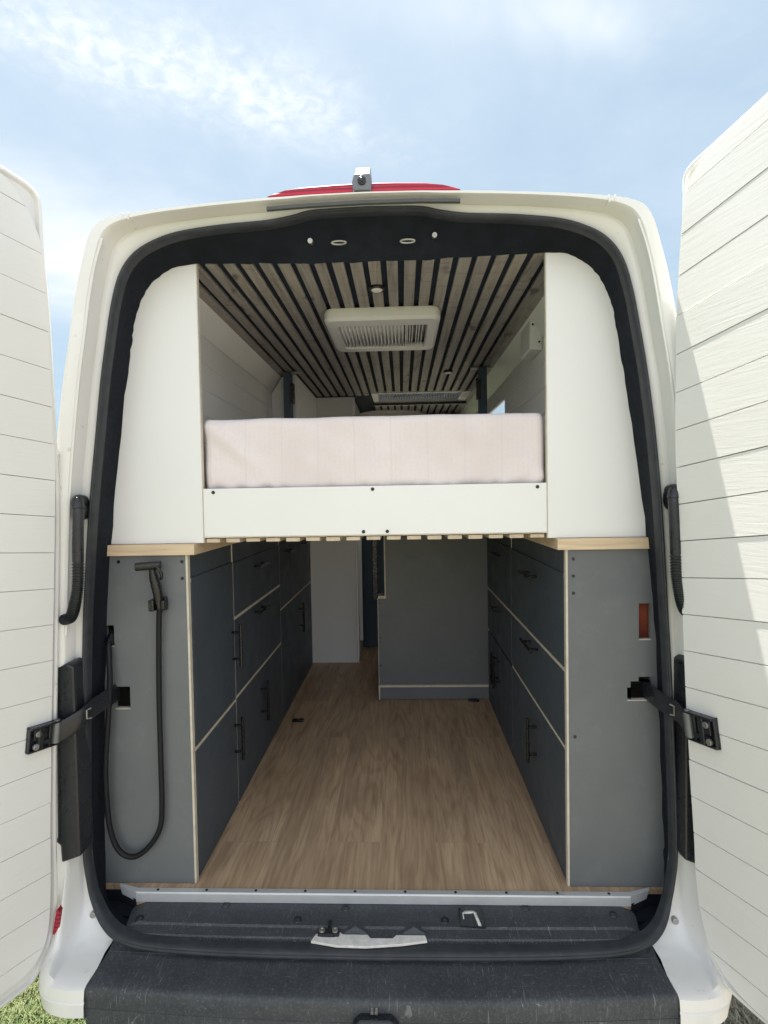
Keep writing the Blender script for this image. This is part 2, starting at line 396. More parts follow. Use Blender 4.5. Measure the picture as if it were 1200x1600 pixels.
# door seal
half = [(0, -.092, .495), (.30, -.090, .496), (.50, -.084, .497), (.64, -.074, .500), (.715, -.060, .510), (.766, -.040, .532), (.80, -.02, .57), (.825, -.005, .64)] + [(x, 0, z) for x, z in G2]
hp = catmull(half, 6)
path = [V(p) for p in hp] + [V((-p.x, p.y, p.z)) for p in hp[-2:0:-1]]
for p in path: p.x -= lean(p.z)
npth = len(path)
def nrm(i):
    t = path[(i + 1) % npth] - path[i - 1]; v = V((-t.z, 0, t.x)).normalized(); return v   # towards the opening
prof = [(-.001, .010), (-.001, -.006), (.001, -.013), (.004, -.0165), (.008, -.0165), (.0095, -.0145), (.0115, -.015), (.014, -.012), (.0155, -.004), (.016, .012)]
m = MB()
flat = lambda i: max(0, min(1, (.60 - path[i].z) / .08))
m.loft([[path[i] + nrm(i) * a * (1 + .45 * flat(i)) + V((0, b * (1 + .25 * flat(i)), 0)) for i in range(npth)] for a, b in prof], True)
m.build('door_seal', 'seal', van, smooth=60)
# black flocked jamb between the seal and the cabin
lh = [(0, -.03, .508), (.30, -.03, .508), (.50, -.03, .508), (.64, -.02, .508), (.72, 0, .510), (.785, .03, .520), (.822, .06, .555), (.835, .085, .64)] + [(x, .088, z) for x, z in L2]
lp = catmull(lh, 6); lpath = lp + [V((-p.x, p.y, p.z)) for p in lp[-2:0:-1]]
for i, p in enumerate(lpath):
    if p.z > .6:
        j = nrm(i) * (.0035 * mnoise.noise(V((p.x * 15, p.z * 15, 3))) + .0035 * mnoise.noise(V((p.x * 70, p.z * 70, 9))))
        lpath[i] = p + j
inner = [path[i] + nrm(i) * .016 + V((0, .010, 0)) for i in range(npth)]
midl = [inner[i] * .55 + lpath[i] * .45 - nrm(i) * .004 for i in range(npth)]
back = [lpath[i] - nrm(i) * .05 + V((0, .001, 0)) for i in range(npth)]
m = MB(); m.loft([inner, midl, lpath, back], True)
m.build('jamb_lining', 'flock', van, smooth=60)
m = MB(); m.box(-.73, .73, -.05, .11, .46, .507); m.box(-.83, -.73, .02, .11, .46, .507); m.box(.73, .83, .02, .11, .46, .507); m.build('jamb_floor', 'flock', van)
# latch fittings on the header
for x, z in ((-.16, 2.436), (.187, 2.440)): MB().cyl((x, .03, z), (x, .055, z + .006), .007, 12).build('header_screw', 'steel', van)
for x, z in ((-.080, 2.430), (.112, 2.428)):
    m = MB(); pts = [V((x + .020 * cos(a), .035 - .0035 * sin(a), z + .0032 * sin(a))) for a in [pi * k / 8 for k in range(17)]]
    m.tube(pts, .0028, 8); m.build('latch_loop', 'steel', van)
# rubber strip and brake light, camera
m = MB(); P = [(-.262, 2.484), (-.15, 2.489), (0, 2.492), (.15, 2.491), (.25, 2.487)]
m.loft([[V((x, -.045, z)) for x, z in P], [V((x, -.046, z + .008)) for x, z in P], [V((x, -.037, z + .010)) for x, z in P], [V((x, -.037, z - .001)) for x, z in P], [V((x, -.045, z)) for x, z in P]])
m.build('rubber_strip', 'strip', van)
m = MB()
xs = [-.262, -.245, -.215, -.17, -.08, 0, .08, .16, .205, .235, .252]
hs = [.0, .010, .020, .0235, .0255, .026, .0255, .0235, .019, .010, 0]
lo = []
for k, (dy, f) in enumerate(((-.035, 0), (-.034, .35), (-.031, .42), (-.030, .7), (-.027, .76), (-.020, 1), (.05, 1.1), (.09, .0))):
    lo.append([V((x, dy - .004 + .10 * x * x, 2.530 - .05 * x * x + h * f * 1.0 - (.01 if f == 0 else 0))) for x, h in zip(xs, hs)])
m.loft(lo); m.build('brake_light', 'red', van, smooth=25)
cam_b = MB()
cam_b.loft([[V((x * w - .007, y, z)) for x, z in ((-.024, 2.522), (-.026, 2.545), (-.021, 2.566), (.021, 2.566), (.026, 2.545), (.024, 2.522))] for y, w in ((-.052, 1), (-.03, 1.0))], True)
cam_b.v += []; o6 = len(cam_b.v)
cam_b.f.append((0, 1, 2, 3, 4, 5))
cam_b.loft([[V((x * 1.0 - .007, y, z)) for x, z in ((-.024, 2.522), (-.026, 2.545), (-.021, 2.567 + dz), (.021, 2.567 + dz), (.026, 2.545), (.024, 2.522))] for y, dz in ((-.03, 0), (.012, .052), (.04, .05), (.06, .03))], True)
co = cam_b.build('reversing_camera', 'camera_grey', van, .003)
m = MB(); m.cyl((-.007, -.049, 2.546), (-.007, -.056, 2.546), .011, 20); m.cyl((-.007, -.054, 2.546), (-.007, -.0575, 2.546), .006, 16); m.build('camera_lens', 'handle', co, .001)

# bumper: black step, white corners
st_ = MB()
def steploop(y0, y1, z, xe, bow=.02): pass
X = [-.737, -.70, -.55, -.35, -.15, 0, .15, .35, .55, .70, .737]
def bowf(x): return .026 * (1 - (x / .737) ** 2)
rows = [(-.055, .500, .6), (-.075, .491, .8), (-.10, .489, .4), (-.150, .4895, 1), (-.174, .489, 1), (-.1805, .487, 1), (-.1845, .4835, 1), (-.1865, .478, 1), (-.187, .455, 1), (-.186, .437, 1), (-.181, .4345, 1), (-.184, .432, 1), (-.190, .38, 1), (-.178, .31, 1), (-.14, .28, 1), (-.02, .28, 0)]
st_.loft([[V((x, y - bowf(x) * b, z)) for x in X] for y, z, b in rows])
stepo = st_.build('rear_step', 'scuffed', van, smooth=35)
m = MB()      # low ribs moulded in the tread
for yy in (-.072, -.079): m.tube([V((x, yy - bowf(x) * .75, .4895)) for x in X], .0022, 6)
m.build('tread_rib', 'scuffed', stepo)
rr = [[(.832, .004, .748), (.841, .002, .750), (.848, -.006, .744), (.856, -.024, .728), (.863, -.045, .712), (.872, -.045, .706), (.90, -.01, .70)],
      [(.824, .004, .64), (.838, .002, .637), (.846, -.010, .632), (.855, -.040, .625), (.863, -.066, .618), (.874, -.066, .612), (.905, -.02, .60)],
      [(.802, -.008, .575), (.828, -.008, .572), (.842, -.022, .567), (.853, -.056, .560), (.862, -.086, .555), (.876, -.086, .552), (.91, -.04, .55)],
      [(.770, -.030, .540), (.812, -.026, .532), (.834, -.038, .528), (.849, -.070, .525), (.860, -.102, .524), (.878, -.102, .522), (.912, -.06, .52)],
      [(.752, -.044, .515), (.80, -.042, .507), (.828, -.052, .505), (.845, -.082, .507), (.858, -.112, .515), (.880, -.110, .513), (.912, -.07, .505)],
      [(.748, -.056, .499), (.792, -.060, .494), (.822, -.074, .494), (.842, -.098, .497), (.855, -.122, .511), (.882, -.118, .507), (.912, -.08, .49)],
      [(.744, -.085, .491), (.786, -.092, .490), (.818, -.100, .4905), (.840, -.114, .493), (.854, -.132, .509), (.882, -.124, .502), (.912, -.09, .48)],
      [(.738, -.130, .4895), (.780, -.134, .489), (.812, -.136, .4895), (.838, -.138, .492), (.852, -.147, .507), (.880, -.134, .497), (.912, -.10, .47)],
      [(.7385, -.178, .4895), (.775, -.180, .489), (.805, -.176, .489), (.828, -.168, .4895), (.848, -.162, .500), (.876, -.142, .490), (.912, -.11, .46)],
      [(.7385, -.1885, .484), (.778, -.1895, .483), (.812, -.185, .482), (.838, -.177, .482), (.860, -.166, .482), (.884, -.145, .478), (.912, -.11, .45)],
      [(.7385, -.193, .458), (.778, -.194, .458), (.814, -.190, .458), (.842, -.182, .458), (.866, -.168, .458), (.888, -.145, .458), (.912, -.11, .44)],
      [(.7385, -.1895, .454), (.778, -.1905, .454), (.813, -.187, .454), (.840, -.179, .454), (.864, -.165, .454), (.886, -.143, .454), (.912, -.11, .44)],
      [(.7385, -.1935, .450), (.778, -.1945, .450), (.814, -.1905, .450), (.842, -.1825, .450), (.867, -.168, .450), (.889, -.145, .450), (.912, -.11, .44)],
      [(.7385, -.195, .418), (.778, -.196, .418), (.814, -.192, .419), (.842, -.182, .420), (.866, -.166, .421), (.886, -.14, .422), (.908, -.10, .425)],
      [(.7385, -.178, .401), (.778, -.179, .402), (.812, -.174, .403), (.838, -.164, .405), (.858, -.148, .407), (.876, -.125, .410), (.895, -.09, .414)],
      [(.7385, -.02, .400), (.778, -.02, .401), (.812, -.02, .402), (.838, -.02, .404), (.858, -.02, .406), (.876, -.02, .408), (.895, -.02, .41)]]
for r in rr[:6]: r[0] = (r[0][0] - .010, r[0][1] + .004, r[0][2])
for s in (-1, 1):
    m = MB(); m.loft([[V((s * x - lean(z) * max(0, min(1, (.87 - x) / .03)), y, z)) for x, y, z in catmull(r, 3)] for r in rr])
    bc = m.build('bumper_corner', 'paint', van, smooth=38)
    m = MB(); m.prism([(.866, .606), (.874, .610), (.888, .540), (.866, .540)], lambda p, q, t: V((s * p, t, q)), -.088, -.06)
    m.build('reflector', 'red', bc, .002)
    for x, y, z in ((.843, -.002, .722), (.812, -.022, .545)):
        MB().cyl((s * x, y - .006, z), (s * x, .01, z), .009, 14).build('bumper_bolt', 'steel', bc, .002)
    # tail lamp housing seen edge-on between seal and door
    m = MB(); m.prism([(.822, .735), (.822, 1.265), (.842, 1.277), (.872, 1.262), (.888, .79), (.893, .775), (.880, .765), (.878, .715)], lambda p, q, t: V((s * p, t, q)), -.055, .01)
    tl = m.build('tail_lamp', 'black_plastic', van, .006, 2, smooth=0)
    # cable conduit from body to door
    pts = catmull([(s * .803, -.02, 1.722), (s * .797, -.05, 1.72), (s * .791, -.060, 1.69), (s * .794, -.062, 1.60), (s * .798, -.062, 1.50), (s * .806, -.066, 1.44), (s * .822, -.060, 1.405), (s * .850, -.048, 1.395)], 10)
    m = MB(); rad = []
    fine = []
    for i in range(len(pts) - 1):
        for k in range(5): fine.append(pts[i].lerp(pts[i + 1], k / 5))
    for i, p in enumerate(fine):
        r = .0142 if p.z < 1.70 else .0165
        if p.z < 1.555: r = .0140 + .0013 * (1 if (i // 2) % 2 else -1)
        rad.append(r)
    m.tube(fine, rad, 14); cc = m.build('cable_conduit', 'black_plastic', van, smooth=40)
    m = MB(); m.loft([[V((s * (.806 + a * cos(t)), y, 1.70 + b * sin(t))) for t in [2 * pi * k / 24 for k in range(24)]] for a, b, y in ((.015, .031, -.002), (.015, .031, -.030), (.011, .026, -.042), (.004, .01, -.046))], True)
    m.build('conduit_boot', 'black_plastic', cc, .002)
# torn sealer at the left hinge, rust spots in paint are in the material
m = MB()
for i, (x, z) in enumerate(((-.852, 1.86), (-.857, 1.83), (-.855, 1.80), (-.852, 1.77))):
    m.tube([V((x, -.05, z)), V((x + .008, -.056, z - .012)), V((x + .002, -.052, z - .03))], .005, 6)
m.build('torn_sealer', 'worn_white', van)
# tow cover in the bumper front
m = MB(); m.loft([[V((x, y, z)) for x, z in ((-.052, .36), (-.056, .44), (-.040, .462), (.040, .462), (.056, .44), (.052, .36))] for y in (-.235, -.19)], True)
m.add([(-.052, -.235, .36), (-.056, -.235, .44), (-.040, -.235, .462), (.040, -.235, .462), (.056, -.235, .44), (.052, -.235, .36)], [(0, 1, 2, 3, 4, 5)])
tw = m.build('tow_socket', 'black_plastic', van, .006, 3)
m = MB(); m.box(-.044, .044, -.242, -.234, .375, .437); m.build('socket_lid', 'black_plastic', tw, .006, 3)
for x in (-.008, .002): MB().cyl((x, -.222, .470), (x, -.20, .474), .004).build('socket_pin', 'steel', tw)

# sill plate and threshold strip
m = MB()
sx = [-.725, -.715, -.69, -.4, 0, .4, .69, .715, .725]
lo = []
for y, z in ((.052, .505), (.052, .531), (.02, .532), (-.030, .532), (-.034, .527), (-.060, .524), (-.064, .5185), (-.070, .518), (-.070, .50)):
    lo.append([V((x * (1.0 if y > -.02 else .985), y - (0 if abs(x) > .6 else .008 * (1 - (x / .7) ** 2)) * (y < 0), z - .012 * max(0, (abs(x) - .69) / .035))) for x in sx])
m.loft(lo); sill = m.build('sill_plate', 'scuffed', van, smooth=40)
m = MB()
for i in range(150):
    x = -.69 + i * .00926; m.box(x, x + .0045, -.0755, -.0655 , .514, .5205)
m.build('tread_strip', 'scuffed', sill)
def cup(m, x, y, z=.532):
    m.loft([[V((x + r * cos(t), y + r * sin(t), z + h)) for t in [2 * pi * k / 16 for k in range(16)]] for r, h in ((.0125, -.001), (.011, .002), (.007, .0015), (.006, -.002), (.001, -.002))], True)
for x, y in ((-.68, -.02), (-.45, .033), (-.228, -.018), (.42, .033), (.66, .012), (-.098, .025), (.185, -.015)):
    m = MB(); cup(m, x, y); m.build('plug', 'black_plastic', sill)
m = MB(); m.prism([(-.180, -.083), (-.170, -.060), (-.150, -.052), (-.105, -.052), (-.095, -.060), (-.028, -.060), (-.020, -.071), (.040, -.071), (.050, -.060), (.128, -.060), (.133, -.078), (.06, -.090), (-.03, -.098), (-.11, -.096)], lambda p, q, t: V((p, q, t)), .521, .5275)
lt = m.build('latch_plate', 'worn_white', sill, .001)
m = MB()
m.loft([[V((-.135 + (.030 * (1 if cos(t) > 0 else -1) * min(1, abs(cos(t)) * 1.6)) * f, -.058 + .013 * sin(t) * f, z)) for t in [2 * pi * k / 20 for k in range(20)]] for f, z in ((1, .527), (.95, .535), (.8, .536), (.01, .536))], True)
m.box(-.139, -.131, -.045, -.024, .531, .538)
st2 = m.build('striker', 'black_plastic', lt)
for x in (-.153, -.117):
    m = MB(); m.loft([[V((x + r * cos(t), -.058 + r * sin(t), z)) for t in [2 * pi * k / 14 for k in range(14)]] for r, z in ((.0085, .536), (.008, .5395), (.004, .540), (.003, .538), (.0005, .538))], True)
    m.build('striker_bolt', 'steel', st2)
for x in (-.062, .098):
    m = MB(); a, b, c, d = V((x - .038, -.061, .528)), V((x + .038, -.061, .528)), V((x + .014, -.030, .534)), V((x - .014, -.030, .534))
    e = V((x, -.046, .541)); m.add([a, b, c, d, e], [(0, 1, 4), (1, 2, 4), (2, 3, 4), (3, 0, 4), (0, 3, 2, 1)])
    m.build('latch_guide', 'scuffed', lt, .002)
m = MB(); U = [(.238, -.012), (.238, .010), (.245, .017), (.268, .017), (.276, .010), (.284, -.035)]
m.loft([[V((x, y, .5335)) for x, y in U], [V((x - (.0 if i < 2 else .008), y - (.009 if 1 < i < 4 else .006 if i == 1 else 0), .5345)) for i, (x, y) in enumerate(U)]])
m.build('latch_hook', 'worn_white', sill, solid=.003)
m = MB(); m.loft([[V((x, y, z)) for x, y in ((.226, -.038), (.226, .022), (.234, .028), (.286, .028), (.294, .022), (.294, -.042))] for z in (.532, .536)], True)
m.loft([[V((x, y, .536)) for x, y in ((.226, -.038), (.226, .022), (.234, .028), (.286, .028), (.294, .022), (.294, -.042))], [V((x, y, .530)) for x, y in ((.234, -.036), (.234, .016), (.240, .021), (.280, .021), (.287, .016), (.287, -.038))]], True)
m.build('hook_recess', 'black_plastic', sill)
m = MB()
E_ = [(.0605, .5555), (.0605, .5605), (.0440, .5605), (.0405, .558), (.0405, .532), (.0425, .532)]
m.prism(E_, lambda p, q, t: V((t, p, q)), -.722, .722)
for s in (-1, 1):
    m.add([(s * .722, .0605, .5605), (s * .722, .044, .5605), (s * .722, .0405, .535), (s * .79, .079, .5605), (s * .785, .068, .5605), (s * .775, .064, .537)], [(0, 1, 4, 3), (1, 2, 5, 4)])
thr = m.build('threshold_strip', 'alu', van, .001)
scr = None
for i in range(10):
    x = -.66 + i * .147
    if scr is None:
        m = MB(); m.loft([[V((x + r * cos(t), .052 + r * sin(t), z)) for t in [2 * pi * k / 12 for k in range(12)]] for r, z in ((.0042, .5604), (.0036, .5622), (.0012, .5622), (.001, .5612), (.0001, .5612))], True)
        scr = m.build('screw', 'handle', thr)
    else:
        c = scr.copy(); col.objects.link(c); c.parent = thr; c.location = (x + .66, 0, 0)
# cabin floor, underbody, wheels
m = MB(); m.prism([(-.722, .043), (.722, .043), (.79, .080), (.84, .080), (.84, 3.3), (-.84, 3.3), (-.84, .080), (-.79, .080)], lambda p, q, t: V((p, q, t)), .50, FZ); m.build('cabin_floor', 'floor', van)
for s in (-1, 1):
    m = MB(); m.prism([(.7215, .0395), (.790, .0765), (.845, .0765), (.845, .079), (.789, .079), (.7215, .0425)], lambda p, q, t: V((s * p, q, t)), .49, .540); m.build('floor_edge', 'flock', van)
m = MB(); m.box(-.86, .86, -.05, 5.0, .34, .455); m.build('underbody', 'void', van)
for s in (-1, 1):
    for yy in (1.15, 4.6):
        m = MB(); rs = [(.20, .68), (.30, .67), (.335, .69), (.34, .72), (.34, .83), (.335, .86), (.30, .88), (.20, .87)]
        m.loft([[V((s * x, yy + r * cos(t), .34 + r * sin(t))) for t in [2 * pi * k / 32 for k in range(32)]] for r, x in rs], True)
        w = MB(); w.loft([[V((s * x, yy + r * cos(t), .34 + r * sin(t))) for t in [2 * pi * k / 32 for k in range(32)]] for r, x in ((.20, .87), (.19, .84), (.08, .82), (.06, .86), (.001, .86))], True)
        wh = m.build('wheel', 'tyre', van); w.build('rim', 'steel', wh)

# ------------------------------------------------------------------ ceiling
m = MB()
for x0, x1, y0, y1 in ((-.60, .60, .075, 2.095), (-.60, -.115, 2.095, 2.47), (.572, .62, 2.095, 2.47), (-.60, .62, 2.47, 3.3)):
    m.box(x0, x1, y0, y1, CZ, CZ + .012)
ceil = m.build('ceiling', 'ceiling_felt', van)
m = MB(); m.box(-.62, .62, .075, .09, CZ, 2.47); m.build('ceiling_edge', 'flock', van)
m = MB()
pitch = .0535
for i in range(-10, 11):
    xc = .0135 + i * pitch
    w = .0176 + random.uniform(-.0008, .0008)
    dz = random.uniform(-.001, .001); dx = random.uniform(-.0012, .0012)
    segs = [(.100, 2.088)] if xc > -.10 and xc < .56 else [(.100, 2.16)]
    if xc > -.12: segs += [(2.475, 3.1)]
    for y0, y1 in segs: m.box(xc - w, xc + w + dx, y0, y1, CZ - .012 + dz, CZ - .0005)
m.build('ceiling_slats', 'slat', ceil, .0015, 1)
m = MB()
for s in (-1, 1):
    m.prism([(.556, 2.4195), (.556, 2.409), (.585, 2.394), (.592, 2.402)], lambda p, q, t: V((s * p, t, q)), .105, 3.1)
m.build('edge_slat', 'slat', ceil, .0015, 1)
# pale planked side lining
for s in (-1, 1):
    m = MB(); ends = [(.105, 3.1)] if s < 0 else [(.105, 1.362), (2.15, 3.1)]
    for y0, y1 in ends:
        for k in range(8):
            z0 = 1.53 + k * .0985
            m.prism([(.650, z0), (.650, z0 + .0985), (.640, z0 + .0985), (.635, z0 + .0955), (.635, z0 + .003), (.640, z0)], lambda p, q, t: V((s * p, t, q)), y0, y1)
    m.prism([(.650, 2.318), (.635, 2.3185), (.578, 2.401), (.590, 2.412)], lambda p, q, t: V((s * p, t, q)), .105, 3.1)
    if s > 0: m.prism([(.650, 2.225), (.636, 2.225), (.636, 2.3175), (.650, 2.3175)], lambda p, q, t: V((s * p, t, q)), 1.362, 2.15)
    m.build('side_lining', 'lining', van, .001, 1)
m = MB()   # rounded lower corner and diagonal reveal of the side window
m.prism([(1.362, 2.225), (1.362, 2.205), (1.372, 2.217), (1.39, 2.2245)], lambda p, q, t: V((t, p, q)), .636, .648)
m.build('window_reveal', 'lining', van)
m = MB(); m.box(-.90, .90, 3.1, 3.12, .50, 1.25); m.box(-.90, -.70, 3.1, 3.12, 1.25, 2.52); m.box(.72, .90, 3.1, 3.12, 1.25, 2.52); m.box(-.70, .72, 3.1, 3.12, 2.30, 2.52); m.build('cab_bulkhead', 'bulkhead', van)
t = thing('blue_panel', 'dark blue panel in the gap between pale cupboard and dark cupboard side', 'panel', (-.1, 2.6, FZ))
m = MB(); m.box(-.23, .10, 2.56, 2.58, FZ + .002, 1.56); m.build('board', 'bulkhead', t, .002)
m = MB(); m.box(-.150, -.112, 2.545, 2.56, .92, 1.50); m.build('strip', 'handle', t, .003)
# skylight in the ceiling
sk = MB()
for x0, x1, y0, y1 in ((-.112, -.07, 2.097, 2.468), (.50, .57, 2.097, 2.468), (-.07, .50, 2.097, 2.13), (-.07, .50, 2.435, 2.468)):
    sk.box(x0, x1, y0, y1, 2.409, 2.50)
sko = sk.build('skylight', 'fan_white', None, .003)
tag(sko, 'long skylight with ribbed blind in the slatted ceiling beyond the fan', 'skylight')
m = MB(); P = []
for i in range(121):
    x = -.069 + .568 * i / 120; P.append((x, 2.440 + .006 * (1 if i % 4 < 2 else -1)))
m.loft([[V((x, 2.132, z)) for x, z in P], [V((x, 2.433, z)) for x, z in P]])
m.build('ribbed_blind', 'blind', sko, solid=.002)
m = MB(); m.box(-.118, .572, 2.4745, 2.486, 2.392, 2.4185); m.build('black_edge', 'handle', sko)
# roof fan
fan = thing('roof_fan', 'white square roof fan with ribbed grille in the middle of the slatted ceiling', 'roof fan', (.022, .69, CZ))
def rrect(cx, cy, hx, hy, r, z, n=6):
    out = []
    for qx, qy, a0 in ((1, 1, 0), (-1, 1, pi / 2), (-1, -1, pi), (1, -1, 1.5 * pi)):
        for k in range(n + 1):
            a = a0 + pi / 2 * k / n; out.append(V((cx + qx * (hx - r) + r * cos(a), cy + qy * (hy - r) + r * sin(a), z)))
    return out
m = MB(); c0 = (.022, .690)
m.loft([rrect(*c0, .210, .210, .035, CZ - .013), rrect(*c0, .215, .215, .038, 2.395), rrect(*c0, .215, .215, .038, 2.372), rrect(*c0, .205, .205, .034, 2.362), rrect(*c0, .170, .150, .014, 2.359), rrect(*c0, .166, .146, .012, 2.378)], True)
m.build('frame', 'fan_white', fan, smooth=35)
m = MB(); P = []
for i in range(69):
    x = .022 - .168 + .25 * i / 68; P.append((x, 2.372 + (.0065 if i % 4 in (0, 1) else -.0065)))
m.loft([[V((x, .543, z)) for x, z in P], [V((x, .838, z)) for x, z in P]])
m.build('grille', 'fan_white', fan, solid=.002, smooth=20)
m = MB(); m.box(.108, .19, .543, .838, 2.384, 2.388); m.build('grille_backing', 'handle', fan)
m = MB()
for x in (.114, .124, .134, .150, .160, .172): m.box(x, x + .0045, .555, .825, 2.366, 2.380)
m.box(.108, .113, .545, .836, 2.362, 2.383)
m.build('vent_bar', 'fan_white', fan, .001)
for i, (x, y, lab) in enumerate(((.013, .30, 'small round ceiling spotlight between the slats in front of the roof fan'), (.352, 1.50, 'small round ceiling spotlight far right, near the black bed post'))):
    t = thing('ceiling_spotlight', lab, 'ceiling light', (x, y, CZ - .012), 'ceiling spotlights')
    m = MB(); m.loft([[V((x + r * cos(a), y + r * sin(a), z)) for a in [2 * pi * k / 24 for k in range(24)]] for r, z in ((.026, 2.409), (.026, 2.400), (.024, 2.397), (.020, 2.397), (.019, 2.401))], True)
    m.build('bezel', 'handle', t)
    m = MB(); m.loft([[V((x + r * cos(a), y + r * sin(a), z)) for a in [2 * pi * k / 24 for k in range(24)]] for r, z in ((.0195, 2.400), (.016, 2.3955), (.001, 2.394))], True)
    m.build('lens', 'fan_white', t)
# control box on the right lining
t = thing('control_box', 'small white control box on the right wall beside the slatted ceiling', 'control box', (.634, .68, 2.33))
m = MB(); m.prism([(.6345, 2.27), (.585, 2.275), (.585, 2.385), (.6345, 2.39)], lambda p, q, tt: V((p, tt, q)), .605, .76); m.build('housing', 'fan_white', t, .006, 3)
m = MB(); m.box(.588, .628, .6005, .6055, 2.285, 2.378); m.build('cover', 'fan_white', t, .002)
for x, z in ((.596, 2.367), (.620, 2.30)): MB().cyl((x, .602, z), (x, .598, z), .004, 10).build('screw', 'handle', t)

# ------------------------------------------------------------------ rear doors
def door(s, A, d, v, edge, panel, lab, vtop, v0, pitch, brk, uo):
    """s side; A origin; d away from hinge; v up; edge/panel = hinge-side outlines (u,v) bottom to top"""
    A, d, v = V(A), V(d), V(v); nn = d.cross(v).normalized()
    if nn.x * s > 0: nn = -nn                # inner face looks at the opening
    P = lambda u, w, t: A + d * u + v * w + nn * t
    UM = .80
    root = thing('rear_door_root', lab, 'x', (0, 0, 0))
    bpy.data.objects.remove(root)
    o = MB(); E = catmull([V((u, w, 0)) for u, w in edge], 4); E2 = [(p.x, p.y) for p in E]
    poly = E2 + [(UM + .02, E2[-1][1]), (UM + .02, E2[0][1])]
    n = len(poly)
    def ins(f):                              # inset outline by f towards the door's middle
        out = []
        for i in range(n):
            a, b = poly[i - 1], poly[(i + 1) % n]; t = V((b[0] - a[0], b[1] - a[1]))
            if t.length < 1e-6: out.append(poly[i]); continue
            t.normalize(); out.append((poly[i][0] + f * t.y, poly[i][1] - f * t.x))
        return out
    loops = [[P(u, w, -.085) for u, w in ins(.012)], [P(u, w, -.075) for u, w in poly], [P(u, w, -.012) for u, w in poly], [P(u, w, -.003) for u, w in ins(.003)], [P(u, w, 0) for u, w in ins(.008)],
             [P(u, w, -.001) for u, w in ins(.014)], [P(u, w, -.010) for u, w in ins(.018)], [P(u + (.6 - u) * .09, w + (.6 - w) * .06, -.010) for u, w in ins(.018)]]
    o.loft(loops, True)
    k = len(o.v); o.v += loops[-1]; o.f.append(tuple(range(k, k + n))); k = len(o.v); o.v += loops[0]; o.f.append(tuple(range(k, k + n)))
    dr = o.build('rear_door', 'paint', van, smooth=40); dr['label'] = lab
    # planked inner panel
    pe = [(p.x, p.y) for p in catmull([V((u, w, 0)) for u, w in panel], 8)]
    def ub(w):
        for (u0, w0), (u1, w1) in zip(pe, pe[1:]):
            if w0 <= w <= w1 and w1 > w0: return u0 + (u1 - u0) * (w - w0) / (w1 - w0)
        return pe[0][0] if w < pe[0][1] else pe[-1][0]
    m = MB(); wb, wt = pe[0][1], pe[-1][1]
    k0 = math.floor((wb - v0) / pitch); w = v0 + k0 * pitch
    while w < wt:
        a, b = max(w, wb), min(w + pitch, wt)
        if b - a > .004:
            ws = [a + (b - a) * i / 8 for i in range(9)]; gap = .0008 if s < 0 else .0013; dp = .0014 if s < 0 else .0024; h = .007 + random.uniform(-.0008, .0008)
            ws2 = [a + gap + (b - a - 2 * gap) * i / 8 for i in range(9)]
            tl = random.uniform(-.0004, .0004)
            top = [(ub(q) + .001, q) for q in ws2] + [(UM, b - gap), (UM, a + gap)]
            bot = [(ub(q), q) for q in ws] + [(UM, b), (UM, a)]
            vs = [P(u, q, h + tl * (q - a) / (b - a)) for u, q in top] + [P(u, q + (gap * .5 if q == a else -gap * .5 if q == b else 0), h - dp) for u, q in top] + [P(u, q, -.004) for u, q in bot]
            nt_ = len(top); fs = [tuple(range(nt_))]
            for r in (0, 1):
                for i in range(nt_): j = (i + 1) % nt_; fs.append((r * nt_ + i, r * nt_ + j, (r + 1) * nt_ + j, (r + 1) * nt_ + i))
            m.add(vs, fs)
        w += pitch
    m.build('plank_panel', 'plank', dr, smooth=20)
    # hinge stop bracket
    u0, u1, w0, w1 = brk
    def bx(mm, a, b, c, e, f, g_):
        mm.add([P(u, w, t) for u in (a, b) for w in (c, e) for t in (f, g_)], [(0, 1, 3, 2), (4, 6, 7, 5), (0, 4, 5, 1), (2, 3, 7, 6), (0, 2, 6, 4), (1, 5, 7, 3)])
    m = MB(); bx(m, u0, u1, w0, w1, .006, .011); bx(m, u0, u1, w1 - .006, w1, .011, .028); bx(m, u0, u1, w0, w0 + .005, .011, .022)
    bx(m, u1 - .005, u1, w0, w1, .011, .020); bx(m, u0 + .045, u1 - .012, w0 + .03, w1 - .008, .011, .022); bx(m, u0 + .03, u1 - .02, w0 + .012, w0 + .024, .011, .020); bx(m, u0 + .052, u0 + .066, w0 + .004, w1 - .004, .011, .026); bx(m, u0 + .026, u0 + .034, w0 + .002, w1 - .006, .011, .018)
    bk = m.build('stop_bracket', 'black_plastic', dr, .002)
    m = MB(); m.cyl(P(u0 + .016, w0 + .008, .020), P(u0 + .016, w1 - .004, .020), .0105, 18); m.cyl(P(u0 + .016, w1 - .004, .020), P(u0 + .016, w1 + .004, .020), .007, 12)
    m.build('pivot_barrel', 'camera_grey', bk, .001)
    for u, w in ((u1 - .022, w1 - .02), (u1 - .018, w0 + .014)): MB().cyl(P(u, w, .018), P(u, w, .026), .008, 12).build('bolt', 'steel', bk, .001)
    # check strap: flat steel bar curving into the jamb
    e = P(u0 + .012, (w0 + w1) / 2, .022)
    path_ = catmull([V((s * .790, .11, 1.140)), V((s * .790, .055, 1.140)), V((s * .8005, .0, 1.135)), V((s * .812, -.050, (1.134 + e.z) / 2 + .004)), e], 6)
    m = MB(); hh = .027
    sd = V((0, 1, 0)).cross(V((0, 0, 1))) * s
    inw = V((-s * .9, -.4, 0)).normalized() * .004
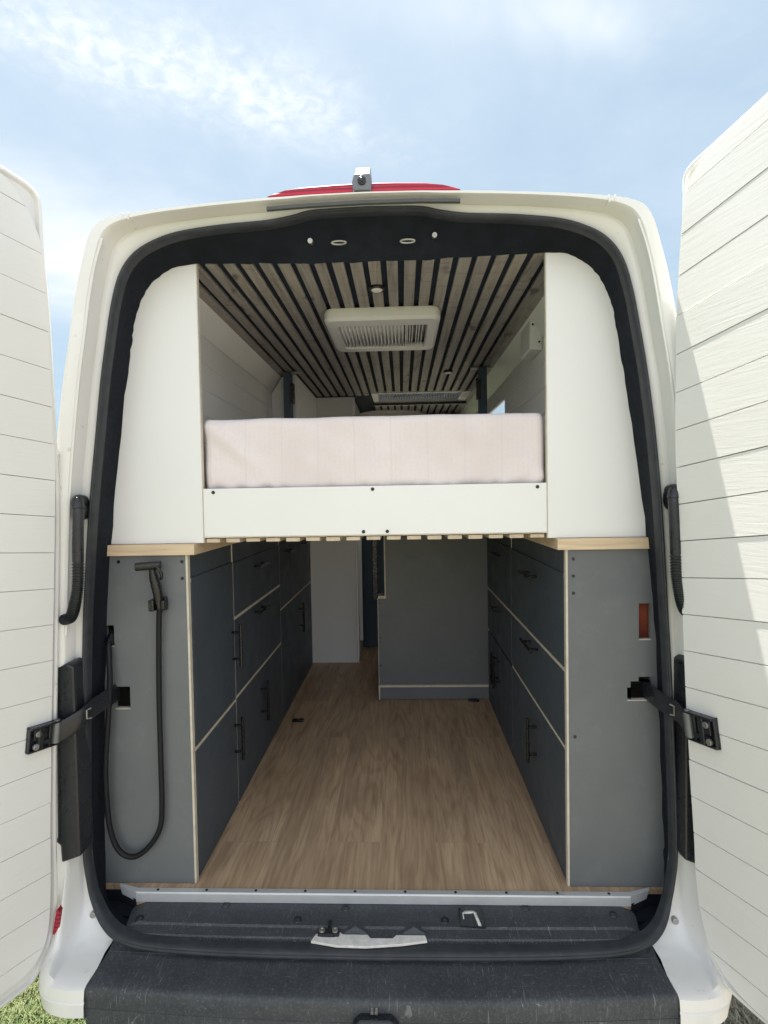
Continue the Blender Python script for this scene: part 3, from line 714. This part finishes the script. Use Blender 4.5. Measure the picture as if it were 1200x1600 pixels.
    m.loft([[p + V((0, 0, hh)) for p in path_], [p + V((0, 0, hh)) + inw for p in path_], [p + V((0, 0, hh - .006)) + inw * 1.6 for p in path_], [p - V((0, 0, hh - .006)) + inw * 1.6 for p in path_], [p - V((0, 0, hh)) + inw for p in path_], [p - V((0, 0, hh)) for p in path_], [p + V((0, 0, hh)) for p in path_]])
    m.build('check_strap', 'black_plastic', dr, smooth=40)
    m = MB(); q = path_[15]; m.tube([q + inw * 3.2 + V((0, 0, .014)), q + inw * 3.2 + V((s * .006, -.010, .012)), q + inw * 3.2 + V((s * .006, -.010, -.012)), q + inw * 3.2 + V((0, 0, -.014))], .0025, 6); m.build('strap_clip', 'steel', dr)
    return dr
Rd, Rv = (.2848, -.9493, .1329), (-.0668, .1187, .9907)
door(1, (.833, -.08, .829), Rd, Rv,
     [(.20, -.361), (.09, -.361), (.035, -.354), (.002, -.320), (-.014, -.26), (-.016, -.16), (-.004, 0), (.026, .32), (.066, .667), (.104, .997), (.158, 1.31), (.192, 1.467), (.218, 1.59), (.224, 1.635), (.236, 1.658), (.262, 1.668), (.33, 1.668), (.45, 1.668)],
     [(.20, -.338), (.12, -.337), (.075, -.329), (.034, -.306), (.008, -.27), (-.006, -.20), (-.006, -.10), (.004, 0), (.033, .32), (.072, .667), (.110, .997), (.164, 1.31), (.200, 1.467), (.234, 1.584), (.262, 1.628), (.305, 1.644), (.37, 1.651), (.45, 1.652)],
     'right rear door with bright sun on its upper white planks', 1.66, .0035, .0942, (.033, .128, .250, .324), 0)
Ld, Lv = (-.3774, -.9205, .1013), (.0689, .0811, .9943)
door(-1, (-.882, -.08, .821), Ld, Lv,
     [(.20, -.392), (.08, -.392), (.02, -.388), (-.006, -.36), (-.028, -.30), (-.037, -.24), (-.032, -.14), (-.020, -.03), (.000, .20), (.030, .62), (.052, .90), (.082, 1.12), (.118, 1.374), (.148, 1.538), (.162, 1.64), (.172, 1.675), (.195, 1.694), (.24, 1.699), (.34, 1.699)],
     [(.20, -.350), (.11, -.348), (.06, -.344), (.022, -.328), (.000, -.295), (-.008, -.23), (-.002, -.12), (.009, .004), (.028, .25), (.056, .66), (.076, .93), (.099, 1.12), (.134, 1.374), (.160, 1.53), (.190, 1.600), (.225, 1.641), (.262, 1.668), (.32, 1.680), (.42, 1.684)],
     'left rear door, all of its white planks in shade', 1.69, .0870, .0962, (.010, .098, .244, .310), 0)

# ------------------------------------------------------------------ cabinets
def rect_panel(m, x0, x1, y0, y1, z0, z1, holes):
    xs = sorted({x0, x1, *[h[0] for h in holes], *[h[1] for h in holes]}); zs = sorted({z0, z1, *[h[2] for h in holes], *[h[3] for h in holes]})
    for a, b in zip(xs, xs[1:]):
        for c, d in zip(zs, zs[1:]):
            cx, cz = (a + b) / 2, (c + d) / 2
            if any(h[0] < cx < h[1] and h[2] < cz < h[3] for h in holes): continue
            for yy in (y0, y1): m.add([(a, yy, c), (b, yy, c), (b, yy, d), (a, yy, d)], [(0, 1, 2, 3)])
    for h in holes:
        for (a, b, c, d) in ((h[0], h[0], h[2], h[3]), (h[1], h[1], h[2], h[3])): m.add([(a, y0, c), (a, y1, c), (a, y1, d), (a, y0, d)], [(0, 1, 2, 3)])
        for zz in (h[2], h[3]): m.add([(h[0], y0, zz), (h[1], y0, zz), (h[1], y1, zz), (h[0], y1, zz)], [(0, 1, 2, 3)])
    m.add([(x0, y0, z0), (x0, y1, z0), (x0, y1, z1), (x0, y0, z1)], [(0, 1, 2, 3)]); m.add([(x1, y0, z0), (x1, y1, z0), (x1, y1, z1), (x1, y0, z1)], [(0, 1, 2, 3)])
def handle(parent, s, y, z, vert, ln=.16):
    m = MB(); xf = s * .556; xb = s * .524
    if vert:
        m.cyl((xb, y, z - ln / 2), (xb, y, z + ln / 2), .0062, 12)
        for dz in (-.05, .05): m.cyl((xf, y, z + dz), (xb, y, z + dz), .005, 10)
    else:
        m.cyl((xb, y - ln / 2, z), (xb, y + ln / 2, z), .0062, 12)
        for dy in (-.05, .05): m.cyl((xf, y + dy, z), (xb, y + dy, z), .005, 10)
    return m.build('handle', 'handle', parent, .0008)
def cabinet(s, lab, cols, yend, holes):
    t = thing('base_cabinet', lab, 'cabinet', (s * .68, 1.1, FZ))
    xa = lambda a, b: (min(s * a, s * b), max(s * a, s * b))
    m = MB(); hs = [(*xa(h[0], h[1]), h[2], h[3]) for h in holes]
    rect_panel(m, *xa(.5625, .87), .0855, .1015, FZ + .001, 1.5545, hs)
    ep = m.build('end_panel', 'laminate', t, smooth=0)
    m = MB(); m.box(*xa(.5560, .5622), .0850, .1015, FZ + .001, 1.5545); m.build('panel_edge', 'ply_edge', ep)
    for h in [q for q in holes if q[2] < 1.15 or q[3] > 1.3]: MB().box(*xa(h[0], min(h[1], .80)), .0852, .102, h[2], h[2] + .002).build('hole_edge', 'ply_edge', ep)
    for x, z in (((.578, 1.528), (.578, 1.478), (.578, 1.428), (.580, 1.005)) if s > 0 else ((.573, 1.535), (.573, 1.485), (.765, 1.537))): MB().cyl((s * x, .0858, z), (s * x, .0838, z), .0048, 12).build('screw', 'handle', ep)
    c = MB()
    for y in sorted({a for q in cols for a in q[:2]})[1:]: c.box(*xa(.5585, .80), y - .004, y + .004, FZ + .001, 1.5545)
    for y0, y1, items in cols:
        for kind, z0, z1, hd in items[:-1]: c.box(*xa(.5585, .80), y0 + .004, y1 - .004, z0 - .013, z0 - .0008)
    c.build('carcass', 'ply_edge', t)
    m = MB(); m.box(*xa(.53, .845), .072, yend + .03, 1.5555, 1.5885); m.build('worktop', 'worktop', t, .0015)
    for y0, y1, items in cols:
        ya = y0 + .005; yb = y1 - .005
        for kind, z0, z1, hd in items:
            m = MB(); m.box(*xa(.5565 if kind != 'rail' else .5605, .573), ya, yb, z0, z1)
            f = m.build(kind, 'laminate_front', t, .0008)
            for h in hd: handle(f, s, *h)
    return t
lc = cabinet(-1, 'dark grey cabinet run left of the aisle, hand shower on its end panel', [
    (.106, .500, [('rail', 1.482, 1.5545, []), ('cabinet_door', .963, 1.4815, [(.468, 1.172, True)]), ('cabinet_door', .560, .9500, [(.466, .823, True)])]),
    (.500, 1.243, [('rail', 1.476, 1.5545, []), ('drawer', 1.272, 1.4755, [(.83, 1.428, False)]), ('drawer', .970, 1.259, [(.82, 1.232, False)]), ('cabinet_door', .560, .957, [(.835, .822, True, .18)])]),
    (1.243, 2.155, [('rail', 1.476, 1.5545, []), ('drawer', 1.142, 1.4755, [(1.42, 1.428, False), (1.90, 1.428, False)]), ('cabinet_door', .560, 1.129, [(1.70, .992, True, .18)])])],
    2.13, [(.786, .812, 1.282, 1.346), (.743, .790, 1.091, 1.160)])
rc = cabinet(1, 'dark grey cabinet run right of the aisle, two cut-outs in its end panel', [
    (.106, .859, [('rail', 1.482, 1.5545, []), ('drawer', 1.202, 1.4815, [(.47, 1.425, False)]), ('drawer', .968, 1.189, [(.46, 1.168, False)]), ('cabinet_door', .560, .955, [(.435, .828, True)])]),
    (.859, 1.505, [('rail', 1.482, 1.5545, []), ('drawer', 1.202, 1.4815, [(1.16, 1.420, False)]), ('drawer', .968, 1.189, [(1.16, 1.146, False)])])],
    1.47, [(.765, .80, 1.289, 1.396), (.741, .80, 1.111, 1.168), (.731, .741, 1.111, 1.150), (.764, .80, 1.168, 1.181)])
for y0, y1, hy in ((.864, 1.178, 1.15), (1.182, 1.500, 1.21)):
    m = MB(); m.box(.5565, .573, y0, y1, .560, .955); f = m.build('cabinet_door', 'laminate_front', rc, .0008); handle(f, 1, hy, .835, True)
m = MB(); m.loft([rrect(.80, .16, .05, .03, .012, z) for z in (1.25, 1.27, 1.40, 1.41)], True)
rb = m.build('red_bundle', 'rust_red', None, .003); tag(rb, 'rust red bundle inside the upper cut-out of the right cabinet', 'bundle')

# upper white end boards
for s in (-1, 1):
    o2 = [(x + .03, z + .0) for x, z in L2 if z > 1.6 and x > .60]
    poly = [(.508, 1.5895), (.835, 1.5895), (.815, 1.70)] + [(x + .03, z + .012) for x, z in L2[4:10]] + [(.56, 2.425), (.508, 2.425)]
    m = MB(); m.prism(poly, lambda p, q, t: V((s * p, t, q)), .0895, .1035)
    b = m.build('upper_board', 'white_board', None, .0008)
    tag(b, 'tall white board with rounded outer edge %s' % ('standing on the worktop above the hand shower' if s < 0 else 'standing on the right worktop above the cut-outs'), 'board', 'white boards on the worktops')
    m = MB(); m.box(min(s * .5055, s * .5079), max(s * .5055, s * .5079), .0895, .1035, 1.5895, 2.415); m.build('board_edge', 'ply_edge', b)

# ------------------------------------------------------------------ bed
bed = thing('bed_frame', 'raised bed frame with white front board on pale slats over the aisle', 'bed frame', (0, .9, 1.59))
m = MB(); m.box(-.5048, .5048, .0885, .1035, 1.607, 1.7505); fb = m.build('front_board', 'white_board', bed, .0012)
m = MB(); m.box(-.5048, .5048, .0885, .1035, 1.6045, 1.6068); m.build('board_edge', 'ply_edge', fb)
for x, z in ((-.474, 1.739), (-.001, 1.7405), (.478, 1.739), (-.030, 1.616), (.040, 1.616)): MB().cyl((x, .0888, z), (x, .0868, z), .0052, 14).build('screw', 'handle', fb)
m = MB()
for i in range(17):
    x = -.502 + i * .0600; m.box(x, x + .041, .097, 1.95, 1.590 + random.uniform(-.0008, .0008), 1.6015)
m.build('slats', 'bed_slat', bed, .001, 1)
m = MB(); m.box(-.504, .504, .104, .14, 1.6025, 1.65); m.box(-.504, .504, 1.9, 1.94, 1.6025, 1.75); m.box(-.504, -.48, .14, 1.9, 1.6025, 1.7); m.box(.48, .504, .14, 1.9, 1.6025, 1.7)
m.box(-.47, .47, .14, 1.9, 1.7, 1.749)
m.build('side_rail', 'bed_slat', bed)
for s in (-1, 1):
    m = MB(); x0 = s * .528; m.box(x0 - .022, x0 + .022, 1.40, 1.44, 1.589, 2.404)
    p = m.build('bed_post', 'bulkhead', bed, .002)
    m = MB(); m.box(x0 - .062, x0 + .07, 1.408, 1.432, 2.396, 2.406)
    m.cyl((x0 - .052, 1.42, 2.40), (x0 - .052, 1.40, 2.40), .006, 8); m.build('bracket', 'steel', p, .002)
    m = MB(); m.box(x0 + s * -.022 - .012, x0 + s * -.022 + .012, 1.398, 1.43, 2.23, 2.34); m.build('bracket_plate', 'handle', p, .002)
# mattress with soft folds
m = MB(); nx, nz = 90, 30; z0, z1 = 1.7515, 1.957
def mface():
    rows = []
    for j in range(nz + 1):
        w = j / nz; row = []
        for i in range(nx + 1):
            u = -1 + 2 * i / nx
            x = .5040 * u; z = z0 + (z1 - z0) * w
            e = max(0, (abs(u) - .965) / .035); tp = max(0, (w - .90) / .10); bt = max(0, (.10 - w) / .10)
            y = .1075 +   .008 * e * e + .010 * tp * tp + .006 * bt * bt - .004 * (1 - u * u)
            f = mnoise.noise(V((u * 6 + w * 3, w * 2.2, 1.3))) * .003
            cr = max(0, 1 - abs((u + 1) * 2.2 - (1 - w) * 1.0) / .22) * max(0, 1 - (u + 1) * 2.0)      # diagonal pull at the left corner
            cr2 = max(0, 1 - abs((1 - u) * 2.4 - w * .9) / .2) * max(0, 1 - (1 - u) * 2.2)
            hem = .0035 * sin(u * 46 + mnoise.noise(V((u * 7, 0, 0))) * 5) * max(0, 1 - w / .10) * (.4 + abs(u))
            y += -.010 * cr - .009 * cr2 + f * 1.5 + hem
            z += (.0025 * mnoise.noise(V((u * 4, 5, 2))) - .003 * (e ** 2)) * (1 if w > .5 else .3)
            row.append(V((x * (1 - .006 * tp - .004 * bt), y, z)))
        rows.append(row)
    return rows
rows = mface()
rows.append([V((p.x, .17, z1 + .001 * sin(p.x * 20))) for p in rows[-1]])
rows.append([V((p.x, 1.38, z1)) for p in rows[-1]]); rows.append([V((p.x, 1.38, z0)) for p in rows[-1]])
m.loft(rows)
for sgn in (0, -1):
    a = [r[sgn] for r in rows]; k = len(m.v); m.v += a; m.f.append(tuple(range(k, k + len(a))))
mt = m.build('mattress', 'fabric', None, smooth=60); tag(mt, 'thick mattress in pale pink pinstriped cover lying on the bed frame', 'mattress')
# striped cushion standing on the far end of the bed
m = MB(); lo = []
for k in range(13):
    a = -pi / 2 + pi * k / 12; ry = cos(a); yy = 1.25 + .055 * sin(a)
    lo.append([V((.03 + .24 * (ry ** .35 if ry > 0 else 0) * (abs(cos(t)) ** .8 * (1 if cos(t) > 0 else -1)), yy, 2.06 + .100 * (ry ** .35 if ry > 0 else 0) * (abs(sin(t)) ** .8 * (1 if sin(t) > 0 else -1)))) for t in [2 * pi * i / 40 for i in range(40)]])
m.loft(lo, True); cu = m.build('cushion', 'cushion', None, smooth=80); tag(cu, 'beige striped cushion with arched top on the far end of the bed', 'cushion')

# ------------------------------------------------------------------ tall units further in
t = thing('tall_cupboard', 'pale grey full-height cupboard at the far left end of the aisle', 'cupboard', (-.4, 2.45, FZ))
m = MB(); m.box(-.60, -.245, 2.185, 2.80, FZ + .001, 2.407); m.build('cupboard_body', 'grey_white', t, .002)
m = MB(); m.box(-.2445, -.232, 2.187, 2.205, FZ + .002, 2.405); m.box(-.244, -.215, 2.32, 2.335, FZ + .12, 2.3); m.prism([(2.205, .56), (2.205, .78), (2.32, .86), (2.32, .56)], lambda p, q, tt: V((tt, p, q)), -.2445, -.236)
m.build('frame_strip', 'white_board', t, .001)
m = MB(); m.box(-.575, -.561, 2.165, 2.184, FZ + .001, 1.55); m.build('edge_strip', 'ply_edge', t)
t = thing('wall_cupboard', 'pale wall cupboard behind the left black bed post', 'cupboard', (-.57, 1.8, 2.0))
m = MB(); m.prism([(.634, 1.70), (.634, 2.30), (.574, 2.392), (.502, 2.407), (.502, 1.70)], lambda p, q, tt: V((-p, tt, q)), 1.475, 2.18); m.build('cupboard_body', 'grey_white', t, .0015)
m = MB(); m.box(-.5018, -.494, 1.477, 2.178, 1.72, 2.402); m.build('side_panel', 'white_board', t, .001)
t = thing('partition_box', 'tall dark cupboard side closing the right end of the aisle', 'cupboard', (.25, 1.6, FZ))
m = MB(); m.prism([(-.062, .635), (.571, .635), (.571, 1.553), (-.024, 1.553), (-.024, 1.135), (-.062, 1.135)], lambda p, q, tt: V((p, tt, q)), 1.525, 1.541); m.build('side_panel', 'laminate', t, .0008)
m = MB(); m.box(-.0650, -.0624, 1.525, 1.541, .56, 1.135); m.box(-.062, -.0168, 1.524, 1.60, 1.1352, 1.150); m.box(-.0236, -.0165, 1.524, 1.60, 1.15, 1.553); m.build('panel_edge', 'ply_edge', t)
m = MB(); m.box(-.058, .571, 1.512, 1.524, FZ + .004, .628); pl = m.build('plinth', 'laminate', t, .001)
m = MB(); m.box(-.060, .571, 1.5095, 1.524, .6285, .6410); m.box(-.066, -.0585, 1.511, 1.524, FZ + .003, .6405); m.build('plinth_edge', 'ply_edge', pl)
m = MB(); m.box(-.02, .571, 1.56, 2.1, FZ + .002, 1.55); m.build('cupboard_body', 'laminate_front', t)
for z in (.75, .91, 1.11): MB().cyl((-.053, 1.5252, z), (-.053, 1.5225, z), .004, 8).build('screw', 'handle', t)
# black catches on the floor
for (x, y, lab) in ((-.475, 1.23, 'small black door catch on the floor by the left cabinets'), (.47, 1.49, 'small black door catch on the floor under the dark cupboard side')):
    m = MB(); m.box(x - .03, x + .03, y - .012, y + .012, FZ, FZ + .010); m.cyl((x - .012, y, FZ + .010), (x - .012, y, FZ + .016), .006, 10); m.cyl((x + .012, y, FZ + .010), (x + .012, y, FZ + .016), .006, 10)
    tag(m.build('door_catch', 'handle', None, .002), lab, 'door catch', 'floor catches')

# ------------------------------------------------------------------ hand shower
sh = thing('hand_shower', 'black hand shower with long looping hose on the left cabinet end panel', 'hand shower', (-.64, .085, 1.41))
m = MB(); m.cyl((-.690, .040, 1.527), (-.622, .052, 1.531), .0125, 18); m.tube(catmull([(-.648, .052, 1.522), (-.645, .056, 1.49), (-.638, .060, 1.45), (-.634, .062, 1.40)], 5), [.0085, .009, .010, .011, .012, .0125, .013, .0135, .014, .0138, .0135, .013, .0125, .011, .010, .009], 14)
m.build('spray_head', 'handle', sh, .001)
m = MB(); m.tube(catmull([(-.628, .040, 1.527), (-.617, .040, 1.512), (-.616, .044, 1.497), (-.622, .050, 1.49)], 4), .0045, 8); m.build('trigger', 'handle', sh)
m = MB(); m.box(-.658, -.618, .070, .0853, 1.392, 1.432); m.box(-.660, -.644, .045, .072, 1.395, 1.428); m.box(-.626, -.614, .05, .072, 1.398, 1.426); m.build('holder', 'handle', sh, .003)
hp_ = [(-.634, .062, 1.405), (-.640, .066, 1.33), (-.646, .068, 1.15), (-.647, .068, .95), (-.648, .068, .80), (-.657, .068, .735), (-.688, .066, .684), (-.735, .064, .652), (-.777, .060, .672), (-.799, .054, .74), (-.8055, .050, .85), (-.804, .050, .95), (-.793, .052, 1.08), (-.786, .055, 1.185), (-.789, .060, 1.25), (-.796, .075, 1.30), (-.799, .11, 1.318), (-.80, .15, 1.32)]
m = MB(); m.tube(catmull(hp_, 8), .0078, 12); m.build('hose', 'hose', sh, smooth=60)
m = MB(); m.tube([(-.796, .071, 1.293), (-.798, .10, 1.316)], .0115, 12); m.build('hose_nut', 'handle', sh)

# ------------------------------------------------------------------ ground and grass
m = MB(); nG = 40
m.add([(-400, -400, 0), (400, -400, 0), (400, 400, 0), (-400, 400, 0)], [(0, 1, 2, 3)])
gr = m.build('ground', 'ground', None); gr['kind'] = 'structure'
m = MB(); rnd = random.Random(3)
for cx0, cx1, cy0, cy1, cnt in ((-1.7, -.92, -.4, .75, 46000), (.92, 1.7, -.4, .75, 30000)):
    for i in range(cnt):
        x = rnd.uniform(cx0, cx1); y = rnd.uniform(cy0, cy1)
        d = mnoise.noise(V((x * 5, y * 5, 0)))
        if rnd.random() > .75 + d * .6: continue
        h = rnd.uniform(.012, .034) * (1 + .6 * d); a = rnd.uniform(0, 2 * pi); ln = rnd.uniform(.3, 1.5) * h; w = rnd.uniform(.0012, .0024)
        b = V((x, y, 0)); sd = V((cos(a), sin(a), 0)); fw = V((-sin(a), cos(a), 0))
        m.add([b - sd * w, b + sd * w, b + sd * w * .7 + fw * ln * .4 + V((0, 0, h * .65)), b - sd * w * .7 + fw * ln * .4 + V((0, 0, h * .65)), b + fw * ln + V((0, 0, h))], [(0, 1, 2, 3), (3, 2, 4)])
me = bpy.data.meshes.new('grass'); me.from_pydata(m.v, [], m.f); me.materials.append(M['grass'])
go = bpy.data.objects.new('grass', me); col.objects.link(go); go['kind'] = 'stuff'

# ------------------------------------------------------------------ sky, sun, camera
SUN = V((-.85, 1.0, 4.9)).normalized()
el = math.asin(SUN.z); az = atan2(SUN.x, SUN.y)
w = bpy.data.worlds.new('World'); sc.world = w; w.use_nodes = True
nt = w.node_tree; bg = nt.nodes['Background']
sky = N(nt, 'ShaderNodeTexSky'); sky.sky_type = 'NISHITA'; sky.sun_disc = False
sky.sun_elevation = el; sky.sun_rotation = az; sky.dust_density = 2.0; sky.air_density = 1.0; sky.ozone_density = 1.2
tc = N(nt, 'ShaderNodeTexCoord')
sp = N(nt, 'ShaderNodeSeparateXYZ'); L(nt, tc.outputs['Generated'], sp.inputs[0])
def math_(op, a, b=None):
    n = N(nt, 'ShaderNodeMath'); n.operation = op
    for i, q in enumerate((a, b)):
        if q is None: continue
        if isinstance(q, (int, float)): n.inputs[i].default_value = q
        else: L(nt, q, n.inputs[i])
    return n.outputs[0]
zz = math_('MAXIMUM', math_('ADD', sp.outputs['Z'], .12), .05)
cx = math_('DIVIDE', sp.outputs['X'], zz); cy = math_('DIVIDE', sp.outputs['Y'], zz)
cb = N(nt, 'ShaderNodeCombineXYZ'); L(nt, cx, cb.inputs[0]); L(nt, cy, cb.inputs[1])
P_ = cb.outputs[0]
def blob(px, py, rx, ry, a=0):
    """soft patch at a place on the cloud layer"""
    dx = math_('SUBTRACT', cx, px); dy = math_('SUBTRACT', cy, py)
    ux = math_('ADD', math_('MULTIPLY', dx, cos(a) / rx), math_('MULTIPLY', dy, sin(a) / rx))
    uy = math_('ADD', math_('MULTIPLY', dx, -sin(a) / ry), math_('MULTIPLY', dy, cos(a) / ry))
    d2 = math_('ADD', math_('MULTIPLY', ux, ux), math_('MULTIPLY', uy, uy))
    return math_('POWER', 2.718, math_('MULTIPLY', d2, -1.0))
big = noisetex(nt, P_, 1.6, 5, .6, .4)
puff = noisetex(nt, P_, 24, 5, .62, .5)
streak = noisetex(nt, P_, 5, 5, .6, 1.2)
CLOUDS = dict()
cov = blob(-.42, 1.03, .36, .10, .45)
cov2 = blob(-1.02, 1.62, .62, .36, .75)
cov3 = blob(.33, .96, .24, .07, .15)
rear = blob(0, -3.2, 5.0, 2.6)  # added bright patch behind the camera, lifts the shaded rear-facing surfaces
f1 = math_('MULTIPLY', cov, math_('ADD', .25, math_('MULTIPLY', math_('MULTIPLY', ramp(nt, puff, [(.38, .1), (.66, 1)]), ramp(nt, streak, [(.34, .25), (.62, 1.1)])), .85)))
f2 = math_('MULTIPLY', cov2, math_('ADD', .55, math_('MULTIPLY', ramp(nt, big, [(.35, 0), (.7, 1)]), .6)))
f3 = math_('MULTIPLY', cov3, math_('MULTIPLY', ramp(nt, big, [(.35, .2), (.65, 1)]), .75))
veil = math_('MULTIPLY', ramp(nt, big, [(.35, 0), (.75, 1)]), .18)
veil = math_('ADD', math_('MULTIPLY', veil, ramp(nt, streak, [(.3, .5), (.7, 1.3)])), .12)
rear_fill = math_('MULTIPLY', rear, math_('ADD', .55, math_('MULTIPLY', ramp(nt, big, [(.35, 0), (.7, 1)]), .45)))
tot = math_('MINIMUM', math_('ADD', math_('ADD', f1, f2), math_('ADD', f3, veil)), 1.0)
hz = mix(nt, tot, mix(nt, .74, sky.outputs['Color'], (1.6, 2.35, 2.85)), (4.15, 4.4, 4.6))
hz = mix(nt, math_('MINIMUM', rear_fill, 1.0), hz, (9.3, 9.2, 9.65))
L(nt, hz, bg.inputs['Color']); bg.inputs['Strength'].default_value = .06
sun = bpy.data.lights.new('sun', 'SUN'); sun.energy = 3.6; sun.angle = radians(.5); sun.color = (1, .95, .87)
so = bpy.data.objects.new('sun', sun); col.objects.link(so); so.rotation_euler = (-SUN).to_track_quat('-Z', 'Y').to_euler()

cd = bpy.data.cameras.new('camera'); co_ = bpy.data.objects.new('camera', cd); col.objects.link(co_); sc.camera = co_
yaw, pit, rol = radians(2.0), radians(-1.75), radians(1.0)
fw = V((-sin(yaw) * cos(pit), cos(yaw) * cos(pit), sin(pit))); rt = fw.cross(V((0, 0, 1))).normalized(); up = rt.cross(fw)
Rr = rt * cos(rol) - up * sin(rol); Uu = up * cos(rol) + rt * sin(rol)
co_.matrix_world = Matrix(((Rr.x, Uu.x, -fw.x, .085), (Rr.y, Uu.y, -fw.y, -1.45), (Rr.z, Uu.z, -fw.z, 1.72), (0, 0, 0, 1)))
cd.sensor_fit = 'VERTICAL'; cd.sensor_height = 36; cd.lens = 36 * 820 / 1600; cd.clip_start = .02; cd.clip_end = 2000
vs = sc.view_settings; vs.view_transform = 'Standard'; vs.look = 'None'; vs.gamma = 1; vs.exposure = 2.02; vs.use_curve_mapping = False
sc.cycles.use_denoising = True
sc.cycles.max_bounces = 16; sc.cycles.diffuse_bounces = 8; sc.cycles.transparent_max_bounces = 8
sc.render.resolution_x = 768; sc.render.resolution_y = 1024
